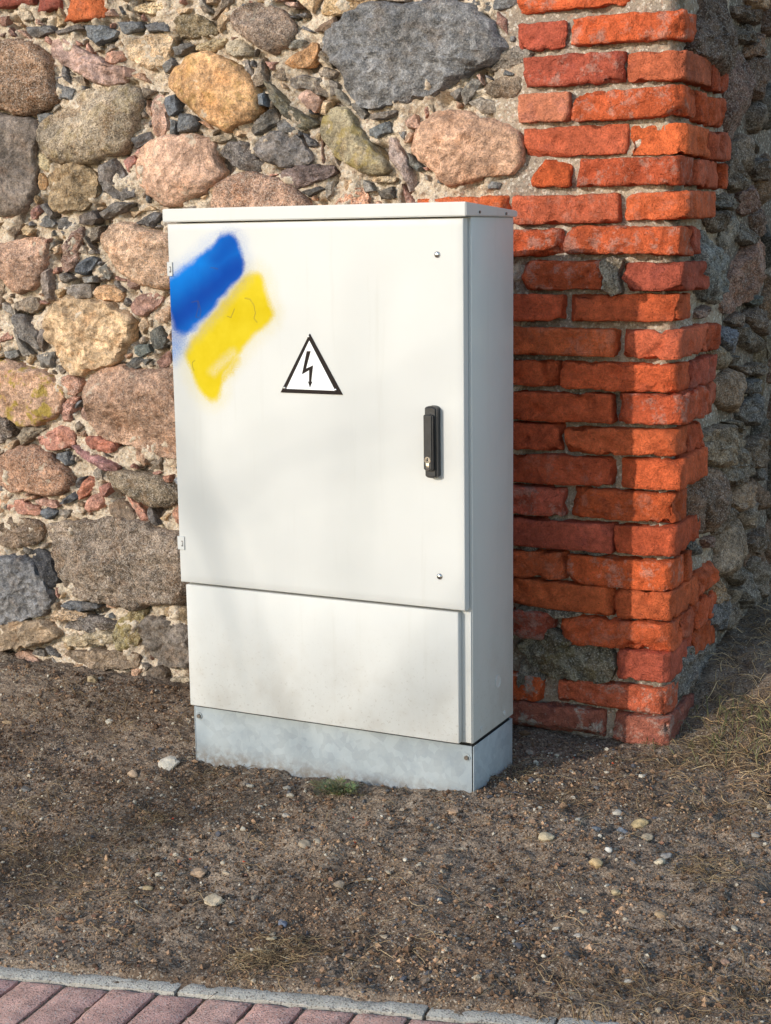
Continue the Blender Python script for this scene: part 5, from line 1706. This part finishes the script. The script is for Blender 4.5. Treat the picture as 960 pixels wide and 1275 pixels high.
# warning sign
tri = [unproj(x, y, 1, -0.002)[[0, 2]] for x, y in ((385.5, 415.5), (349.5, 488.5), (426.5, 491.5))]
tri = np.array(tri); tc = tri.mean(0)
bm = bmesh.new(); prism_bm(bm, tri, -0.0028, -0.0003)
sign = bm_obj('warning_sign', bm, M_SIGNB, cab)
it_ = np.array([unproj(330 + x / 8, 400 + y / 8, 1, -0.002)[[0, 2]] for x, y in ((443, 192), (215, 672), (702, 692))])
bm = bmesh.new(); prism_bm(bm, it_, -0.0032, -0.0025)
bm_obj('sign_face', bm, M_SIGNW, sign)
bolt = np.array([unproj(330 + x / 8, 400 + y / 8, 1, -0.002)[[0, 2]] for x, y in ((418,297),(458,297),(412,470),(482,438),(464,600),(474,603),(450,662),(431,600),(441,600),(442,487),(370,530))])
bm = bmesh.new(); prism_bm(bm, bolt, -0.0036, -0.0030)
bm_obj('lightning_bolt', bm, M_SIGNB, sign)
for x, y in ((434, 152), (198, 663), (707, 682)):
    p_ = unproj(330 + x / 8, 400 + y / 8, 1, -0.002)
    dome_obj('rivet', (p_[0], -0.0030, p_[2]), 0.0032, 0.0026, M_CHROME, sign)

# swing handle
hx0, hx1, hz0, hz1 = -0.0890, -0.0585, 0.7175, 0.8820
def round_plate(x0, x1, z0, z1, r, y0, y1, n=8):
    pts = []
    for (cx, cz, a0) in ((x1 - r, z1 - r * 0.45, 0), (x0 + r, z1 - r * 0.45, 90), (x0 + r, z0 + r * 0.45, 180), (x1 - r, z0 + r * 0.45, 270)):
        for k in range(n + 1):
            a = math.radians(a0 + 90 * k / n)
            pts.append((cx + r * math.cos(a), cz + r * 0.45 * math.sin(a)))
    return pts
bm = bmesh.new()
prism_bm(bm, round_plate(hx0, hx1, hz0, hz1, 0.0145, 0, 0), -0.022, -0.0005)
bmesh.ops.bevel(bm, geom=[e for e in bm.edges if abs(e.verts[0].co.y + 0.022) < 1e-5 and abs(e.verts[1].co.y + 0.022) < 1e-5], offset=0.004, segments=3, affect='EDGES')
handle = bm_obj('handle', bm, M_BLACK, cab, True, 40)
bm = bmesh.new()
gx0, gx1 = hx0 + 0.0012, hx1 - 0.006
prism_bm(bm, round_plate(gx0, gx1, hz0 + 0.018, hz1 - 0.017, 0.0112, 0, 0), -0.0315, -0.0215)
bmesh.ops.bevel(bm, geom=[e for e in bm.edges if abs(e.verts[0].co.y + 0.0315) < 1e-5 and abs(e.verts[1].co.y + 0.0315) < 1e-5], offset=0.003, segments=3, affect='EDGES')
bm_obj('lever', bm, M_BLACK, handle, True, 40)
kc = ((gx0 + gx1) / 2 - 0.001, 0.7600)
disc('lock_cylinder', (kc[0], -0.0318, kc[1]), 0.0078, 0.0016, 'y', M_CHROME, handle, 28)
box_obj('lock_tongue', kc[0] - 0.0040, kc[0] + 0.0040, -0.0324, -0.0312, kc[1] - 0.0225, kc[1] - 0.0065, M_CHROME, handle, 0.0004, 2)
box_obj('keyhole', kc[0] - 0.0012, kc[0] + 0.0012, -0.0330, -0.0325, kc[1] - 0.002, kc[1] + 0.0055, M_DARK, handle, 0.0, 1)

# ------------------------------------------------------------------ bare tree towards the sun: its twigs soften the light
tb = Vector((-0.3, 0.0, 0.0)) - LDIR * 17.0 + Vector((-0.7, 0.3, 0.0))
tree = empty('bare_tree', 'leafless tree standing out of frame behind the viewer towards the sun', 'tree', (tb.x, tb.y, -0.25))
tr = np.random.default_rng(21)
def tube(V, Q, a, b, ra, rb, n):
    d = b - a; d = d / np.linalg.norm(d)
    e = np.cross(d, [0.3, 0.9, 0.1]); e /= np.linalg.norm(e); g = np.cross(d, e)
    s0 = len(V)
    for p, r_ in ((a, ra), (b, rb)):
        for k in range(n):
            th = 2 * math.pi * k / n
            V.append(p + (e * math.cos(th) + g * math.sin(th)) * r_)
    for k in range(n):
        Q.append([s0 + k, s0 + (k + 1) % n, s0 + n + (k + 1) % n, s0 + n + k])
TV, TQ, CV, CQ = [], [], [], []
def grow(p, d, L, r_, lev):
    n_ = 4 if lev < 2 else 3
    for k in range(n_):
        d = d + tr.normal(0, 0.10 + 0.05 * lev, 3) + np.array([0, 0, 0.05])
        d = d / np.linalg.norm(d)
        q = p + d * L / n_
        r2 = r_ * (0.88 if lev < 4 else 0.7)
        tube(*((TV, TQ) if lev == 0 else (CV, CQ)), p, q, r_, r2, 8 if lev == 0 else 5)
        p, r_ = q, r2
        if lev < 5 and (lev > 0 or k >= 2):
            for m_ in range(2 if lev > 0 else 3):
                ax = tr.normal(size=3); ax -= d * (ax @ d); ax /= np.linalg.norm(ax)
                nd = d * 0.7 + ax * 0.75
                grow(p, nd / np.linalg.norm(nd), L * tr.uniform(0.50, 0.66), r_ * tr.uniform(0.36, 0.46), lev + 1 + (1 if tr.random() < 0.4 else 0))
grow(np.array([0, 0, 0.0]), np.array([0.03, 0.0, 1.0]), 5.2, 0.075, 0)
add('trunk', mesh_np('trunk', np.array(TV), np.array(TQ)), M_BARK, tree)
add('crown', mesh_np('crown', np.array(CV), np.array(CQ)), M_BARK, tree)
